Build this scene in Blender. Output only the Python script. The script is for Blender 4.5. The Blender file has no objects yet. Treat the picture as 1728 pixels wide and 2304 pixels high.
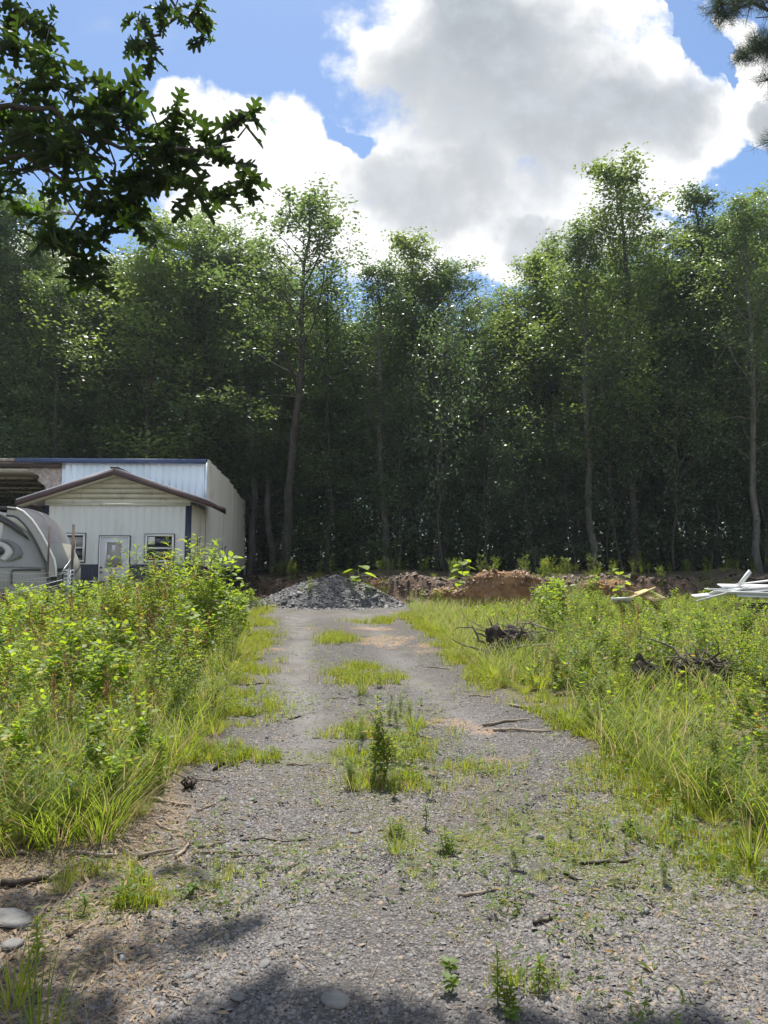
import bpy, math, random
import numpy as np
from math import radians, sin, cos, pi, atan2, sqrt
random.seed(7)
rng = np.random.default_rng(11)
scene = bpy.context.scene
col = scene.collection

# ---------------------------------------------------------------- camera
FPX = 1600.0
PITCH = math.atan(155.0 / FPX)
EYE = 1.6
cam_d = bpy.data.cameras.new("camera")
cam_d.sensor_fit = 'VERTICAL'
cam_d.sensor_height = 36.0
cam_d.lens = 36.0 * FPX / 2304.0
cam_d.clip_start = 0.05
cam_d.clip_end = 3000
cam = bpy.data.objects.new("camera", cam_d)
cam.location = (0, 0, EYE)
cam.rotation_euler = (radians(90) + PITCH, 0, 0)
col.objects.link(cam)
scene.camera = cam


def ray(px, py):
    a = (px - 864.0) / FPX
    b = (1152.0 - py) / FPX
    return np.array([a, cos(PITCH) - b * sin(PITCH), sin(PITCH) + b * cos(PITCH)])


def at(px, py, Y):
    r = ray(px, py)
    t = Y / r[1]
    return np.array([r[0] * t, Y, EYE + r[2] * t])


# ---------------------------------------------------------------- light
SUN_EL, SUN_AZ = 67.0, -9.0     # azimuth clockwise from +Y
world = bpy.data.worlds.new("World")
scene.world = world
world.use_nodes = True
sun_d = bpy.data.lights.new("sun", 'SUN')
sun_d.energy = 5.0
sun_d.angle = radians(0.5)
sun_d.color = (1.0, 0.955, 0.88)
sun = bpy.data.objects.new("sun", sun_d)
sdir = (cos(radians(SUN_EL)) * sin(radians(SUN_AZ)), cos(radians(SUN_EL)) * cos(radians(SUN_AZ)), sin(radians(SUN_EL)))
from mathutils import Vector
sun.rotation_euler = Vector(sdir).to_track_quat('Z', 'Y').to_euler()
sun.location = (0, 20, 60)
col.objects.link(sun)
scene.view_settings.view_transform = 'Standard'
scene.view_settings.look = 'None'
scene.view_settings.gamma = 1
scene.view_settings.exposure = 0.63
scene.cycles.max_bounces = 7
scene.cycles.diffuse_bounces = 3
scene.cycles.glossy_bounces = 2
scene.cycles.transmission_bounces = 4
scene.cycles.use_denoising = True


GLARE_DENSITY = 0.00045


class NT:
    def __init__(s, tree):
        s.t = tree; s.n = tree.nodes; s.l = tree.links

    def new(s, typ, **kw):
        n = s.n.new(typ)
        for k, v in kw.items():
            setattr(n, k, v)
        return n

    def put(s, node, i, v):
        if v is None:
            return
        if hasattr(v, 'is_linked') or isinstance(v, bpy.types.NodeSocket):
            s.l.new(v, node.inputs[i])
        else:
            if isinstance(v, tuple) and len(v) == 3 and len(getattr(node.inputs[i], 'default_value', (0, 0, 0))) == 4:
                v = v + (1.0,)
            node.inputs[i].default_value = v

    def math(s, op, a, b=None, c=None, clamp=False):
        n = s.new('ShaderNodeMath', operation=op, use_clamp=clamp)
        s.put(n, 0, a); s.put(n, 1, b); s.put(n, 2, c)
        return n.outputs[0]

    def mix(s, f, a, b, blend='MIX'):
        n = s.new('ShaderNodeMix', data_type='RGBA', blend_type=blend)
        s.put(n, 0, f); s.put(n, 6, a); s.put(n, 7, b)
        return n.outputs[2]

    def noise(s, vec, scale, detail=4, rough=.55, dist=0.0):
        n = s.new('ShaderNodeTexNoise')
        s.put(n, 'Vector', vec); s.put(n, 'Scale', float(scale)); s.put(n, 'Detail', float(detail))
        s.put(n, 'Roughness', rough); s.put(n, 'Distortion', dist)
        return n.outputs[0]

    def ramp(s, f, lo, hi, a=0.0, b=1.0, smooth=True):
        n = s.new('ShaderNodeMapRange', interpolation_type='SMOOTHSTEP' if smooth else 'LINEAR')
        s.put(n, 0, f); s.put(n, 1, lo); s.put(n, 2, hi); s.put(n, 3, a); s.put(n, 4, b)
        return n.outputs[0]

    def comb(s, x, y, z):
        n = s.new('ShaderNodeCombineXYZ')
        s.put(n, 0, x); s.put(n, 1, y); s.put(n, 2, z)
        return n.outputs[0]


# sky with cumulus clouds, laid out by world direction
w = NT(world.node_tree)
for n in list(w.n):
    w.n.remove(n)
sky = w.new('ShaderNodeTexSky', sky_type='NISHITA')
sky.sun_disc = False
sky.sun_elevation = radians(SUN_EL)
sky.sun_rotation = radians(SUN_AZ % 360)
sky.air_density = 1.0
sky.dust_density = 0.4
sky.ozone_density = 2.0
skyhsv = w.new('ShaderNodeHueSaturation')
w.put(skyhsv, 'Saturation', 1.08); w.put(skyhsv, 'Value', 1.12)
w.l.new(sky.outputs[0], skyhsv.inputs['Color'])
tc = w.new('ShaderNodeTexCoord')
sep = w.new('ShaderNodeSeparateXYZ')
w.l.new(tc.outputs['Generated'], sep.inputs[0])
yy = w.math('MAXIMUM', sep.outputs[1], 0.12)
U = w.math('DIVIDE', sep.outputs[0], yy)
V_ = w.math('DIVIDE', sep.outputs[2], yy)
UV = w.comb(U, V_, 0.0)


def uvof(px, py):
    r = ray(px, py)
    return r[0] / r[1], r[2] / r[1]


BLOBS = [  # px, py, rx, ry  (cloud masses), weight sign
    (1130, 150, 345, 320), (960, 120, 190, 130), (1000, 400, 300, 190), (1370, 240, 200, 230), (1290, 480, 190, 130),
    (650, 400, 190, 135), (520, 400, 150, 130), (850, 520, 330, 110), (1110, 540, 240, 80), (1330, -30, 250, 130),
    (440, 300, 75, 75), (1500, 330, 150, 130), (1690, 210, 150, 130), (1640, 105, 75, 60), (240, 640, 380, 110),
    (2050, 200, 260, 170), (560, 330, 70, 70), (1100, -200, 300, 200),
]
HOLES = [(775, 320, 75, 45), (1545, 90, 45, 110), (1680, 390, 150, 70), (1585, 180, 22, 50)]
field = None
wob = w.noise(UV, 5.0, 5, .55)
wob2 = w.noise(w.comb(V_, U, 3.0), 5.0, 5, .55)
Uw = w.math('ADD', U, w.math('MULTIPLY', w.math('SUBTRACT', wob, .5), .30))
Vw = w.math('ADD', V_, w.math('MULTIPLY', w.math('SUBTRACT', wob2, .5), .30))


def blob(px, py, rx, ry):
    u0, v0 = uvof(px, py)
    u1, _ = uvof(px + rx, py)
    _, v1 = uvof(px, py - ry)
    a = w.math('DIVIDE', w.math('SUBTRACT', Uw, u0), abs(u1 - u0))
    b = w.math('DIVIDE', w.math('SUBTRACT', Vw, v0), abs(v1 - v0))
    d2 = w.math('ADD', w.math('MULTIPLY', a, a), w.math('MULTIPLY', b, b))
    return w.math('SUBTRACT', 1.0, d2)


for b in BLOBS:
    m = blob(*b)
    field = m if field is None else w.math('SMOOTH_MAX', field, m, 0.25)
for b in HOLES:
    m = w.math('MAXIMUM', blob(*b), -0.2)
    field = w.math('SUBTRACT', field, w.math('MULTIPLY', w.math('ADD', m, .2), 1.1))
field = w.math('MAXIMUM', field, -3.0)
frontw = w.ramp(sep.outputs[1], .05, .25)
field = w.math('MULTIPLY', field, frontw)
field = w.math('ADD', field, w.math('MULTIPLY', w.math('SUBTRACT', 1.0, frontw), .25))
n1 = w.noise(UV, 8.0, 10, .64)
n2 = w.noise(UV, 3.0, 4, .5)
fld = w.math('ADD', field, w.math('MULTIPLY', w.math('SUBTRACT', n1, .5), 2.7))
mask = w.ramp(fld, -0.22, 0.55)
# wisps
wisp = w.ramp(w.noise(w.comb(U, w.math('MULTIPLY', V_, 1.6), 7.0), 4.0, 8, .6), .56, .8, 0, .30)
# cloud tone: bright rims, grey thick middles
n3 = w.noise(UV, 6.5, 7, .6)
core = None
for b in [(1130, 190, 330, 270), (960, 430, 230, 120), (1370, 260, 170, 170), (1740, 260, 90, 60), (1250, 500, 160, 70)]:
    m = w.math('MAXIMUM', blob(*b), -1.5)
    core = m if core is None else w.math('SMOOTH_MAX', core, m, 0.3)
core = w.math('ADD', w.math('MULTIPLY', core, frontw), w.math('MULTIPLY', w.math('SUBTRACT', 1.0, frontw), .2))
depth = w.math('ADD', w.math('MULTIPLY', core, .8), w.math('MULTIPLY', w.math('SUBTRACT', n3, .5), 1.9))
tone = w.ramp(depth, -.25, .7)
low = w.ramp(V_, .45, .95)
tone = w.math('MULTIPLY', tone, w.math('ADD', .75, w.math('MULTIPLY', low, .25)))
n4 = w.ramp(w.noise(UV, 13.0, 6, .6), .35, .7, .86, 1.06)
ccol = w.mix(tone, (8.3, 8.3, 8.3), (3.3, 3.6, 3.95))
n4c = w.comb(n4, n4, n4)
ccol = w.mix(1.0, ccol, n4c, 'MULTIPLY')
skc = w.mix(wisp, skyhsv.outputs[0], (4.8, 5.2, 5.8))
# unseen scattered cumulus, added over the rest of the sky as fill light
gen = w.ramp(w.noise(tc.outputs['Generated'], 3.2, 8, .6), .44, .56)
away = w.ramp(sep.outputs[1], .30, .05)
mask = w.math('MULTIPLY', mask, frontw)
mask = w.math('MAXIMUM', mask, w.math('MULTIPLY', gen, away))
final = w.mix(mask, skc, ccol)
bg = w.new('ShaderNodeBackground')
w.l.new(final, bg.inputs[0])
bg.inputs[1].default_value = 0.10
wo = w.new('ShaderNodeOutputWorld')
w.l.new(bg.outputs[0], wo.inputs[0])
world.cycles.sampling_method = 'MANUAL'
world.cycles.sample_map_resolution = 1024


# ---------------------------------------------------------------- helpers
def tag(o, label=None, cat=None, group=None, kind=None):
    if label: o['label'] = label
    if cat: o['category'] = cat
    if group: o['group'] = group
    if kind: o['kind'] = kind
    return o


def empty(name, loc=(0, 0, 0), rz=0.0, label=None, cat=None, group=None):
    o = bpy.data.objects.new(name, None)
    o.empty_display_size = .2
    o.location = [float(v) for v in loc]
    o.rotation_euler = (0, 0, rz)
    col.objects.link(o)
    return tag(o, label, cat, group)


def mesh_from(name, V, groups, m=None, parent=None, smooth=False, attrs=None):
    """V (n,3); groups: list of (k,s) int arrays of faces with s corners each."""
    me = bpy.data.meshes.new(name)
    V = np.asarray(V, dtype=np.float32)
    me.vertices.add(len(V))
    me.vertices.foreach_set('co', V.ravel())
    li, st, tot = [], [], []
    off = 0
    for g in groups:
        g = np.asarray(g, dtype=np.int32)
        if len(g) == 0:
            continue
        s = g.shape[1]
        li.append(g.ravel())
        st.append(np.arange(len(g), dtype=np.int32) * s + off)
        tot.append(np.full(len(g), s, dtype=np.int32))
        off += len(g) * s
    li = np.concatenate(li); st = np.concatenate(st); tot = np.concatenate(tot)
    me.loops.add(len(li)); me.loops.foreach_set('vertex_index', li)
    me.polygons.add(len(st)); me.polygons.foreach_set('loop_start', st); me.polygons.foreach_set('loop_total', tot)
    if smooth:
        me.polygons.foreach_set('use_smooth', np.ones(len(st), dtype=bool))
    me.update(calc_edges=True)
    if attrs:
        for k, a in attrs.items():
            at_ = me.attributes.new(k, 'FLOAT_COLOR', 'POINT')
            at_.data.foreach_set('color', np.asarray(a, dtype=np.float32).ravel())
    if m is not None:
        me.materials.append(m)
    o = bpy.data.objects.new(name, me)
    col.objects.link(o)
    if parent is not None:
        o.parent = parent
    return o


class Geo:
    """collects faces; built as one mesh"""
    def __init__(s):
        s.V = []; s.F = {}; s.n = 0

    def add(s, V, groups):
        V = np.asarray(V, dtype=np.float32)
        s.V.append(V)
        for g in groups:
            g = np.asarray(g, dtype=np.int32)
            if len(g):
                s.F.setdefault(g.shape[1], []).append(g + s.n)
        s.n += len(V)
        return s

    def box(s, x0, x1, y0, y1, z0, z1):
        V = [(x, y, z) for z in (z0, z1) for y in (y0, y1) for x in (x0, x1)]
        F = [(0, 2, 3, 1), (4, 5, 7, 6), (0, 1, 5, 4), (2, 6, 7, 3), (0, 4, 6, 2), (1, 3, 7, 5)]
        return s.add(V, [F])

    def prism(s, poly, axis, a0, a1):
        """poly of 2D points; axis 0/1/2 extruded a0..a1"""
        n = len(poly)
        def mk(p, a):
            q = [p[0], p[1]]; q.insert(axis, a); return q
        V = [mk(p, a0) for p in poly] + [mk(p, a1) for p in poly]
        s.add(V, [[tuple(range(n))[::-1]], [tuple(range(n, 2 * n))], [(i, (i + 1) % n, n + (i + 1) % n, n + i) for i in range(n)]] if n != 4 else
              [[(3, 2, 1, 0), (4, 5, 6, 7)] + [(i, (i + 1) % n, n + (i + 1) % n, n + i) for i in range(n)]])
        return s

    def tube(s, pts, rad, sides=6, cap=True):
        pts = np.asarray(pts, dtype=float)
        rad = np.broadcast_to(np.asarray(rad, dtype=float), (len(pts),))
        t = np.gradient(pts, axis=0)
        t /= np.linalg.norm(t, axis=1)[:, None] + 1e-9
        ref = np.array([0, 0, 1.0]) if abs(t[0][2]) < .9 else np.array([1.0, 0, 0])
        a = np.cross(t, ref); a /= np.linalg.norm(a, axis=1)[:, None] + 1e-9
        b = np.cross(t, a)
        th = np.arange(sides) * 2 * pi / sides
        V = pts[:, None, :] + rad[:, None, None] * (np.cos(th)[None, :, None] * a[:, None, :] + np.sin(th)[None, :, None] * b[:, None, :])
        V = V.reshape(-1, 3)
        F = []
        for i in range(len(pts) - 1):
            for j in range(sides):
                k = (j + 1) % sides
                F.append((i * sides + j, i * sides + k, (i + 1) * sides + k, (i + 1) * sides + j))
        s.add(V, [F])
        if cap and sides > 2:
            s.F.setdefault(sides, []).append(np.array([tuple(range(sides))[::-1]]) + s.n - len(V))
            s.F.setdefault(sides, []).append(np.array([tuple(range(len(V) - sides, len(V)))]) + s.n - len(V))
        return s

    def arrays(s):
        return np.concatenate(s.V), [np.concatenate(v) for v in s.F.values()]

    def build(s, name, m, parent=None, smooth=False):
        V, G = s.arrays()
        return mesh_from(name, V, G, m, parent, smooth)

    def merge(s, o, R=None, t=None, sc=1.0):
        V, G = o.arrays()
        V = V * sc
        if R is not None: V = V @ np.asarray(R).T
        if t is not None: V = V + np.asarray(t)
        return s.add(V, G)


def nrm(a):
    return a / (np.linalg.norm(a, axis=-1, keepdims=True) + 1e-9)


def scatter(geo, tv, tf, pos, d, up, size):
    """place leaf template (x = length axis, z = normal) at pos along direction d"""
    tv = np.asarray(tv, dtype=float)
    n = len(pos)
    d = nrm(d); y = nrm(np.cross(up, d)); z = np.cross(d, y)
    size = np.broadcast_to(np.asarray(size, dtype=float), (n,))
    V = pos[:, None, :] + size[:, None, None] * (tv[None, :, 0, None] * d[:, None, :] + tv[None, :, 1, None] * y[:, None, :] + tv[None, :, 2, None] * z[:, None, :])
    k = len(tv)
    offs = (np.arange(n) * k)[:, None, None]
    G = []
    for f in tf:
        f = np.asarray(f)
        if f.ndim == 1: f = f[None]
        G.append((f[None] + offs).reshape(-1, f.shape[1]))
    geo.add(V.reshape(-1, 3), G)


LEAF_Q = (np.array([(0, 0, 0), (.45, .26, .03), (1, 0, -.06), (.45, -.26, .03)]), [[(0, 3, 2, 1)]])
LEAF_L = (np.array([(0, 0, 0), (.4, .13, .05), (1, 0, -.16), (.4, -.13, .05), (.45, 0, 0)]), [[(0, 4, 2, 1), (0, 3, 2, 4)]])
LEAF_O = (np.array([(0, 0, 0), (.18, .25, .03), (.5, .34, .05), (.8, .18, 0), (1.05, 0, -.08), (.8, -.18, 0), (.5, -.34, .05), (.18, -.25, .03), (.5, 0, -.02)]),
          [[(0, 8, 2, 1), (8, 4, 3, 2), (0, 7, 6, 8), (8, 6, 5, 4)]])
def heart_leaf():
    v = [(0.0, 0), (-.1, .16), (-.08, .36), (.12, .5), (.4, .48), (.72, .28), (1.0, 0)]
    V = [(x, y, .10 * abs(y) - .12 * x * x) for x, y in v] + [(x, -y, .10 * abs(y) - .12 * x * x) for x, y in v[1:-1]]
    F = [tuple([0, 6, 5, 4, 3, 2, 1]), tuple([0, 7, 8, 9, 10, 11, 6])]
    return np.array(V), [[F[0]], [F[1]]]
LEAF_H = heart_leaf()
def blade(bend, wf=1.0):
    V = []
    for t in (0, .4, .75):
        wdt = .035 * wf * (1 - t * .7)
        V += [(t * 1.0, wdt, -bend * t * t), (t, -wdt, -bend * t * t)]
    V.append((1.0, 0, -bend))
    return np.array(V), [[(0, 2, 3, 1), (2, 4, 5, 3)], [(4, 6, 5)]]
BLADE = blade(.25)
BLADE2 = blade(.6)
BLADE3 = blade(.55, .24)
BLADE4 = blade(.3, .3)
def oak_leaf():
    half = [(0, .012), (.14, .03), (.2, .16), (.27, .19), (.33, .15), (.36, .07), (.42, .09), (.5, .29), (.58, .33), (.63, .27), (.62, .10),
            (.68, .10), (.78, .25), (.86, .26), (.87, .17), (.84, .07), (.9, .07), (1.0, .09), (1.06, .03)]
    z = lambda x, y: .25 * y - .13 * x * x + .05 * sin(9 * x)
    k = len(half)
    V = [(0, 0, 0)] + [(x, y, z(x, abs(y))) for x, y in half] + [(1.06, 0, z(1.06, 0))] + [(x, -y, z(x, abs(y))) for x, y in half]
    A = [0] + list(range(1, k + 1)) + [k + 1]
    B = [0] + list(range(k + 2, 2 * k + 2)) + [k + 1]
    return np.array(V), [[tuple(A[::-1])], [tuple(B)]]
LEAF_OAK = oak_leaf()


def vnoise(x, y, seed=0):
    x = np.asarray(x, dtype=float); y = np.asarray(y, dtype=float)
    xi = np.floor(x).astype(np.int64); yi = np.floor(y).astype(np.int64)
    fx = x - xi; fy = y - yi
    fx = fx * fx * (3 - 2 * fx); fy = fy * fy * (3 - 2 * fy)
    def h(a, b):
        n = (a * 374761393 + b * 668265263 + seed * 1442695041) & 0xffffffff
        n = ((n ^ (n >> 13)) * 1274126177) & 0xffffffff
        return ((n ^ (n >> 16)) & 0xffff) / 65535.0
    return (h(xi, yi) * (1 - fx) + h(xi + 1, yi) * fx) * (1 - fy) + (h(xi, yi + 1) * (1 - fx) + h(xi + 1, yi + 1) * fx) * fy


def fbm(x, y, s, seed=0, o=4):
    r = 0; a = .5; tot = 0
    for i in range(o):
        r = r + a * vnoise(np.asarray(x) * s, np.asarray(y) * s, seed + i * 17)
        tot += a; a *= .5; s *= 2.03
    return r / tot


def sst(a, b, x):
    t = np.clip((np.asarray(x, dtype=float) - a) / (b - a), 0, 1)
    return t * t * (3 - 2 * t)


# ---------------------------------------------------------------- materials
def new_mat(name):
    m = bpy.data.materials.new(name)
    m.use_nodes = True
    nt = NT(m.node_tree)
    for n in list(nt.n):
        if n.type == 'BSDF_PRINCIPLED':
            p = n
    return m, nt, p


def mat(name, c, rough=.6, metal=0.0, var=.12, scale=3.0, bump=0.0, bscale=30.0, spec=.5, stretch=(1, 1, 1), dirt=None, dscale=2.0):
    m, nt, p = new_mat(name)
    tc = nt.new('ShaderNodeTexCoord')
    mp = nt.new('ShaderNodeMapping')
    nt.l.new(tc.outputs['Object'], mp.inputs[0]); mp.inputs['Scale'].default_value = stretch
    f = nt.ramp(nt.noise(mp.outputs[0], scale, 6), .3, .7)
    a = tuple(max(0, x * (1 - var)) for x in c); b = tuple(min(1, x * (1 + var)) for x in c)
    cc = nt.mix(f, a, b)
    if dirt:
        g = nt.ramp(nt.noise(mp.outputs[0], dscale, 8, .65), .52, .72, 0, .8)
        cc = nt.mix(g, cc, dirt)
    nt.put(p, 'Base Color', cc)
    p.inputs['Roughness'].default_value = rough
    p.inputs['Metallic'].default_value = metal
    p.inputs['Specular IOR Level'].default_value = spec
    if bump:
        bn = nt.new('ShaderNodeBump'); bn.inputs['Strength'].default_value = bump; bn.inputs['Distance'].default_value = .02
        nt.l.new(nt.noise(mp.outputs[0], bscale, 6), bn.inputs['Height'])
        nt.l.new(bn.outputs[0], p.inputs['Normal'])
    return m


def leafmat(name, c1, c2, trans, tfac=.45, rough=.4, spec=.5, odd=None, oddp=.04):
    m, nt, p = new_mat(name)
    g = nt.new('ShaderNodeNewGeometry')
    rnd = g.outputs['Random Per Island']
    oi = nt.new('ShaderNodeObjectInfo')
    mixf = nt.math('MULTIPLY_ADD', oi.outputs['Random'], .35, nt.math('MULTIPLY', rnd, .65))
    c = nt.mix(mixf, c1, c2)
    t2 = tuple(x * .5 for x in trans)
    tcx = nt.mix(mixf, t2, tuple(x * 1.15 for x in trans))
    if odd:
        k = nt.math('LESS_THAN', nt.math('FRACT', nt.math('MULTIPLY', rnd, 37.3)), oddp)
        c = nt.mix(k, c, odd)
        tcx = nt.mix(k, tcx, tuple(x * 1.3 for x in odd))
    nt.put(p, 'Base Color', c)
    p.inputs['Roughness'].default_value = rough
    p.inputs['Specular IOR Level'].default_value = spec
    tr = nt.new('ShaderNodeBsdfTranslucent')
    nt.l.new(tcx, tr.inputs[0])
    mx = nt.new('ShaderNodeMixShader')
    mx.inputs[0].default_value = tfac
    nt.l.new(p.outputs[0], mx.inputs[1]); nt.l.new(tr.outputs[0], mx.inputs[2])
    out = [n for n in nt.n if n.type == 'OUTPUT_MATERIAL'][0]
    nt.l.new(mx.outputs[0], out.inputs[0])
    return m


M = {}
M['bark'] = mat('bark', (.06, .054, .046), .9, var=.35, scale=3, bump=.8, bscale=14, stretch=(3, 3, .6), spec=.2)
M['bark_pale'] = mat('bark_pale', (.135, .125, .112), .9, var=.35, scale=2, bump=.6, bscale=14, stretch=(3, 3, .6), spec=.2)
M['tree_leaf'] = leafmat('tree_leaf', (.03, .055, .026), (.14, .19, .085), (.27, .40, .08), .40, .42, .9)
M['tree_leaf_light'] = leafmat('tree_leaf_light', (.04, .07, .028), (.17, .225, .09), (.37, .50, .085), .42, .42, .9)
M['tree_leaf_dark'] = leafmat('tree_leaf_dark', (.025, .045, .026), (.12, .165, .09), (.20, .32, .08), .37, .42, .75)
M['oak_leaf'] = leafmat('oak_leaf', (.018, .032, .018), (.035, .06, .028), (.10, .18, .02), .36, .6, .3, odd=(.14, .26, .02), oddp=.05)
M['pine_needle'] = leafmat('pine_needle', (.03, .055, .03), (.07, .1, .05), (.08, .13, .03), .3, .5, .4)
M['weed'] = leafmat('weed', (.10, .16, .02), (.16, .23, .03), (.52, .64, .035), .52, .55, .35, odd=(.40, .26, .04), oddp=.06)
M['weed_deep'] = leafmat('weed_deep', (.075, .13, .022), (.13, .20, .032), (.36, .50, .035), .5, .5, .4, odd=(.34, .22, .06), oddp=.07)
M['broad'] = leafmat('broad', (.11, .19, .02), (.18, .27, .03), (.50, .66, .035), .52, .5, .4, odd=(.42, .36, .03), oddp=.04)
M['grass'] = leafmat('grass', (.15, .21, .02), (.24, .29, .04), (.60, .68, .04), .5, .6, .3, odd=(.45, .34, .16), oddp=.16)
M['grass_deep'] = leafmat('grass_deep', (.10, .16, .022), (.18, .23, .04), (.40, .52, .04), .48, .55, .3, odd=(.42, .31, .16), oddp=.2)
M['dry'] = leafmat('dry', (.22, .12, .055), (.34, .2, .09), (.42, .24, .1), .4, .8, .1)
M['stem'] = mat('stem', (.10, .13, .04), .7, var=.3)
M['stem_red'] = mat('stem_red', (.13, .07, .045), .7, var=.3)
M['litter'] = leafmat('litter', (.20, .14, .09), (.42, .33, .22), (.2, .13, .07), .15, .8, .2)
M['wood_grey'] = mat('wood_grey', (.27, .22, .17), .9, var=.35, scale=8, bump=.5, bscale=30, spec=.2)
M['wood_dark'] = mat('wood_dark', (.05, .04, .033), .9, var=.5, scale=6, bump=1.0, bscale=20, spec=.2)
M['root'] = mat('root', (.13, .11, .092), .9, var=.35, scale=8, bump=.5, bscale=30, spec=.2)
M['clay'] = mat('clay', (.25, .145, .078), .95, var=.35, scale=2.5, bump=1.0, bscale=9, spec=.1, dirt=(.14, .085, .05), dscale=3)  # clump clay, brightened so its sunlight is in the colour
M['panel_white'] = mat('panel_white', (.72, .74, .73), .38, var=.05, scale=1.2, stretch=(1, 1, .3), dirt=(.60, .60, .56), dscale=1.2)
M['panel_side'] = mat('panel_side', (.72, .69, .60), .38, var=.06, scale=1.2, stretch=(1, 1, .3), dirt=(.52, .46, .36), dscale=1.2)
M['panel_pale'] = mat('panel_pale', (.70, .78, .86), .3, metal=.35, var=.08, scale=1.5, stretch=(1, 1, .2))
M['navy'] = mat('navy', (.028, .037, .072), .4, var=.15)
M['blue_trim'] = mat('blue_trim', (.045, .075, .17), .35, var=.12)
M['maroon'] = mat('maroon', (.075, .043, .043), .45, var=.15)
M['siding'] = mat('siding', (.66, .65, .56), .6, var=.08, scale=2, dirt=(.4, .36, .3), dscale=3)
M['white_trim'] = mat('white_trim', (.82, .82, .80), .4, var=.04)
M['door_white'] = mat('door_white', (.72, .73, .74), .4, var=.04)
M['black_seal'] = mat('black_seal', (.025, .025, .03), .5)
M['glass'] = mat('glass', (.018, .022, .026), .06, var=.1, spec=.8)
M['frosted'] = mat('frosted', (.36, .35, .32), .25, var=.15, scale=2)
M['paper'] = mat('paper', (.75, .75, .72), .8, var=.03)
M['roof_metal'] = mat('roof_metal', (.72, .72, .74), .3, metal=.4, var=.06)
M['osb'] = mat('osb', (.56, .45, .28), .85, var=.2, scale=14)
M['purlin'] = mat('purlin', (.075, .055, .045), .9, var=.3, stretch=(.3, 1, 1), scale=4)
M['sheet'] = mat('sheet', (.82, .82, .78), .6, var=.1)
M['underside'] = mat('underside', (.78, .72, .60), .8, var=.18, scale=2)
M['insul'] = mat('insul', (.42, .36, .33), .95, var=.3, scale=9, bump=1, bscale=12)
M['camper_side'] = mat('camper_side', (.36, .36, .345), .25, var=.04)
M['camper_light'] = mat('camper_light', (.55, .57, .54), .25, var=.04)
M['camper_dark'] = mat('camper_dark', (.05, .055, .06), .25, var=.1)
M['camper_grey'] = mat('camper_grey', (.17, .18, .185), .25, var=.06)
M['camper_beige'] = mat('camper_beige', (.46, .44, .37), .22, var=.04)
M['camper_gloss'] = mat('camper_gloss', (.16, .16, .18), .12, var=.1, spec=.8)
M['steel'] = mat('steel', (.52, .54, .56), .35, metal=.8, var=.15)
M['post'] = mat('post', (.10, .075, .065), .8, var=.3, dirt=(.2, .1, .06))
M['pvc'] = mat('pvc', (.74, .75, .74), .45, var=.06, dirt=(.5, .47, .4), dscale=2)
M['card'] = mat('card', (.52, .40, .20), .8, var=.12)


def rockmat(name, lo, hi, warm):
    m, nt, p = new_mat(name)
    g = nt.new('ShaderNodeNewGeometry')
    r = g.outputs['Random Per Island']
    c = nt.mix(r, lo, hi)
    k = nt.math('LESS_THAN', nt.math('FRACT', nt.math('MULTIPLY', r, 17.7)), .06)
    c = nt.mix(k, c, warm)
    nt.put(p, 'Base Color', c)
    p.inputs['Roughness'].default_value = .62
    p.inputs['Specular IOR Level'].default_value = .45
    return m


M['chip'] = rockmat('chip', (.060, .056, .054), (.195, .180, .168), (.24, .185, .135))
M['slate'] = rockmat('slate', (.060, .059, .060), (.20, .195, .19), (.24, .21, .18))


# ---------------------------------------------------------------- terrain
def ybank(x):
    return np.interp(x, [-60, -9, -6, -4.6, -3.2, -1.2, .3, 3, 8, 14, 60], [40, 38, 30, 26.0, 25, 23.5, 21.4, 20.6, 20.4, 20.2, 20])


def ground0(x, y):
    x = np.asarray(x, dtype=float); y = np.asarray(y, dtype=float)
    z = .045 * np.clip(y, -10, 21)
    z = z + np.clip(y - 21, 0, 200) * .02
    yb = ybank(x) + 1.6 * (fbm(x, y * .3, .7, 5) - .5) + .5 * (fbm(x, y, 3.1, 6) - .5)
    z = z + (.42 + .5 * fbm(x, y * .2, .6, 15)) * sst(0, .5 + .5 * fbm(x, x * 0, 1.3, 16), y - yb) + .25 * sst(.5, 4, y - yb) * fbm(x, y, .5, 9)
    return z


_Y = np.linspace(1, 60, 1200)


def G(px, py):
    r = ray(px, py)
    P = (r / r[1])[None, :] * _Y[:, None]
    z = EYE + P[:, 2] - ground0(P[:, 0], P[:, 1])
    i = int(np.argmax(z < 0)) if (z < 0).any() else len(_Y) - 1
    y0 = _Y[max(i - 1, 0)]; y1 = _Y[i]
    a = z[max(i - 1, 0)]; b = z[i]
    t = a / (a - b + 1e-9)
    y = y0 + (y1 - y0) * t
    return np.array([r[0] / r[1] * y, y, 0.0])


LE = np.array([G(*p)[:2] for p in [(-250, 2050), (0, 1955), (180, 1890), (330, 1800), (430, 1710), (475, 1640), (505, 1560), (540, 1470), (555, 1420), (556, 1390)]])
RE = np.array([G(*p)[:2] for p in [(1950, 2000), (1728, 1895), (1500, 1800), (1360, 1700), (1300, 1630), (1180, 1570), (1080, 1520), (1040, 1480), (1000, 1435), (960, 1412), (930, 1398)]])


def LX(y): return np.interp(y, LE[:, 1], LE[:, 0])
def RX(y): return np.interp(y, RE[:, 1], RE[:, 0])


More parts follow.
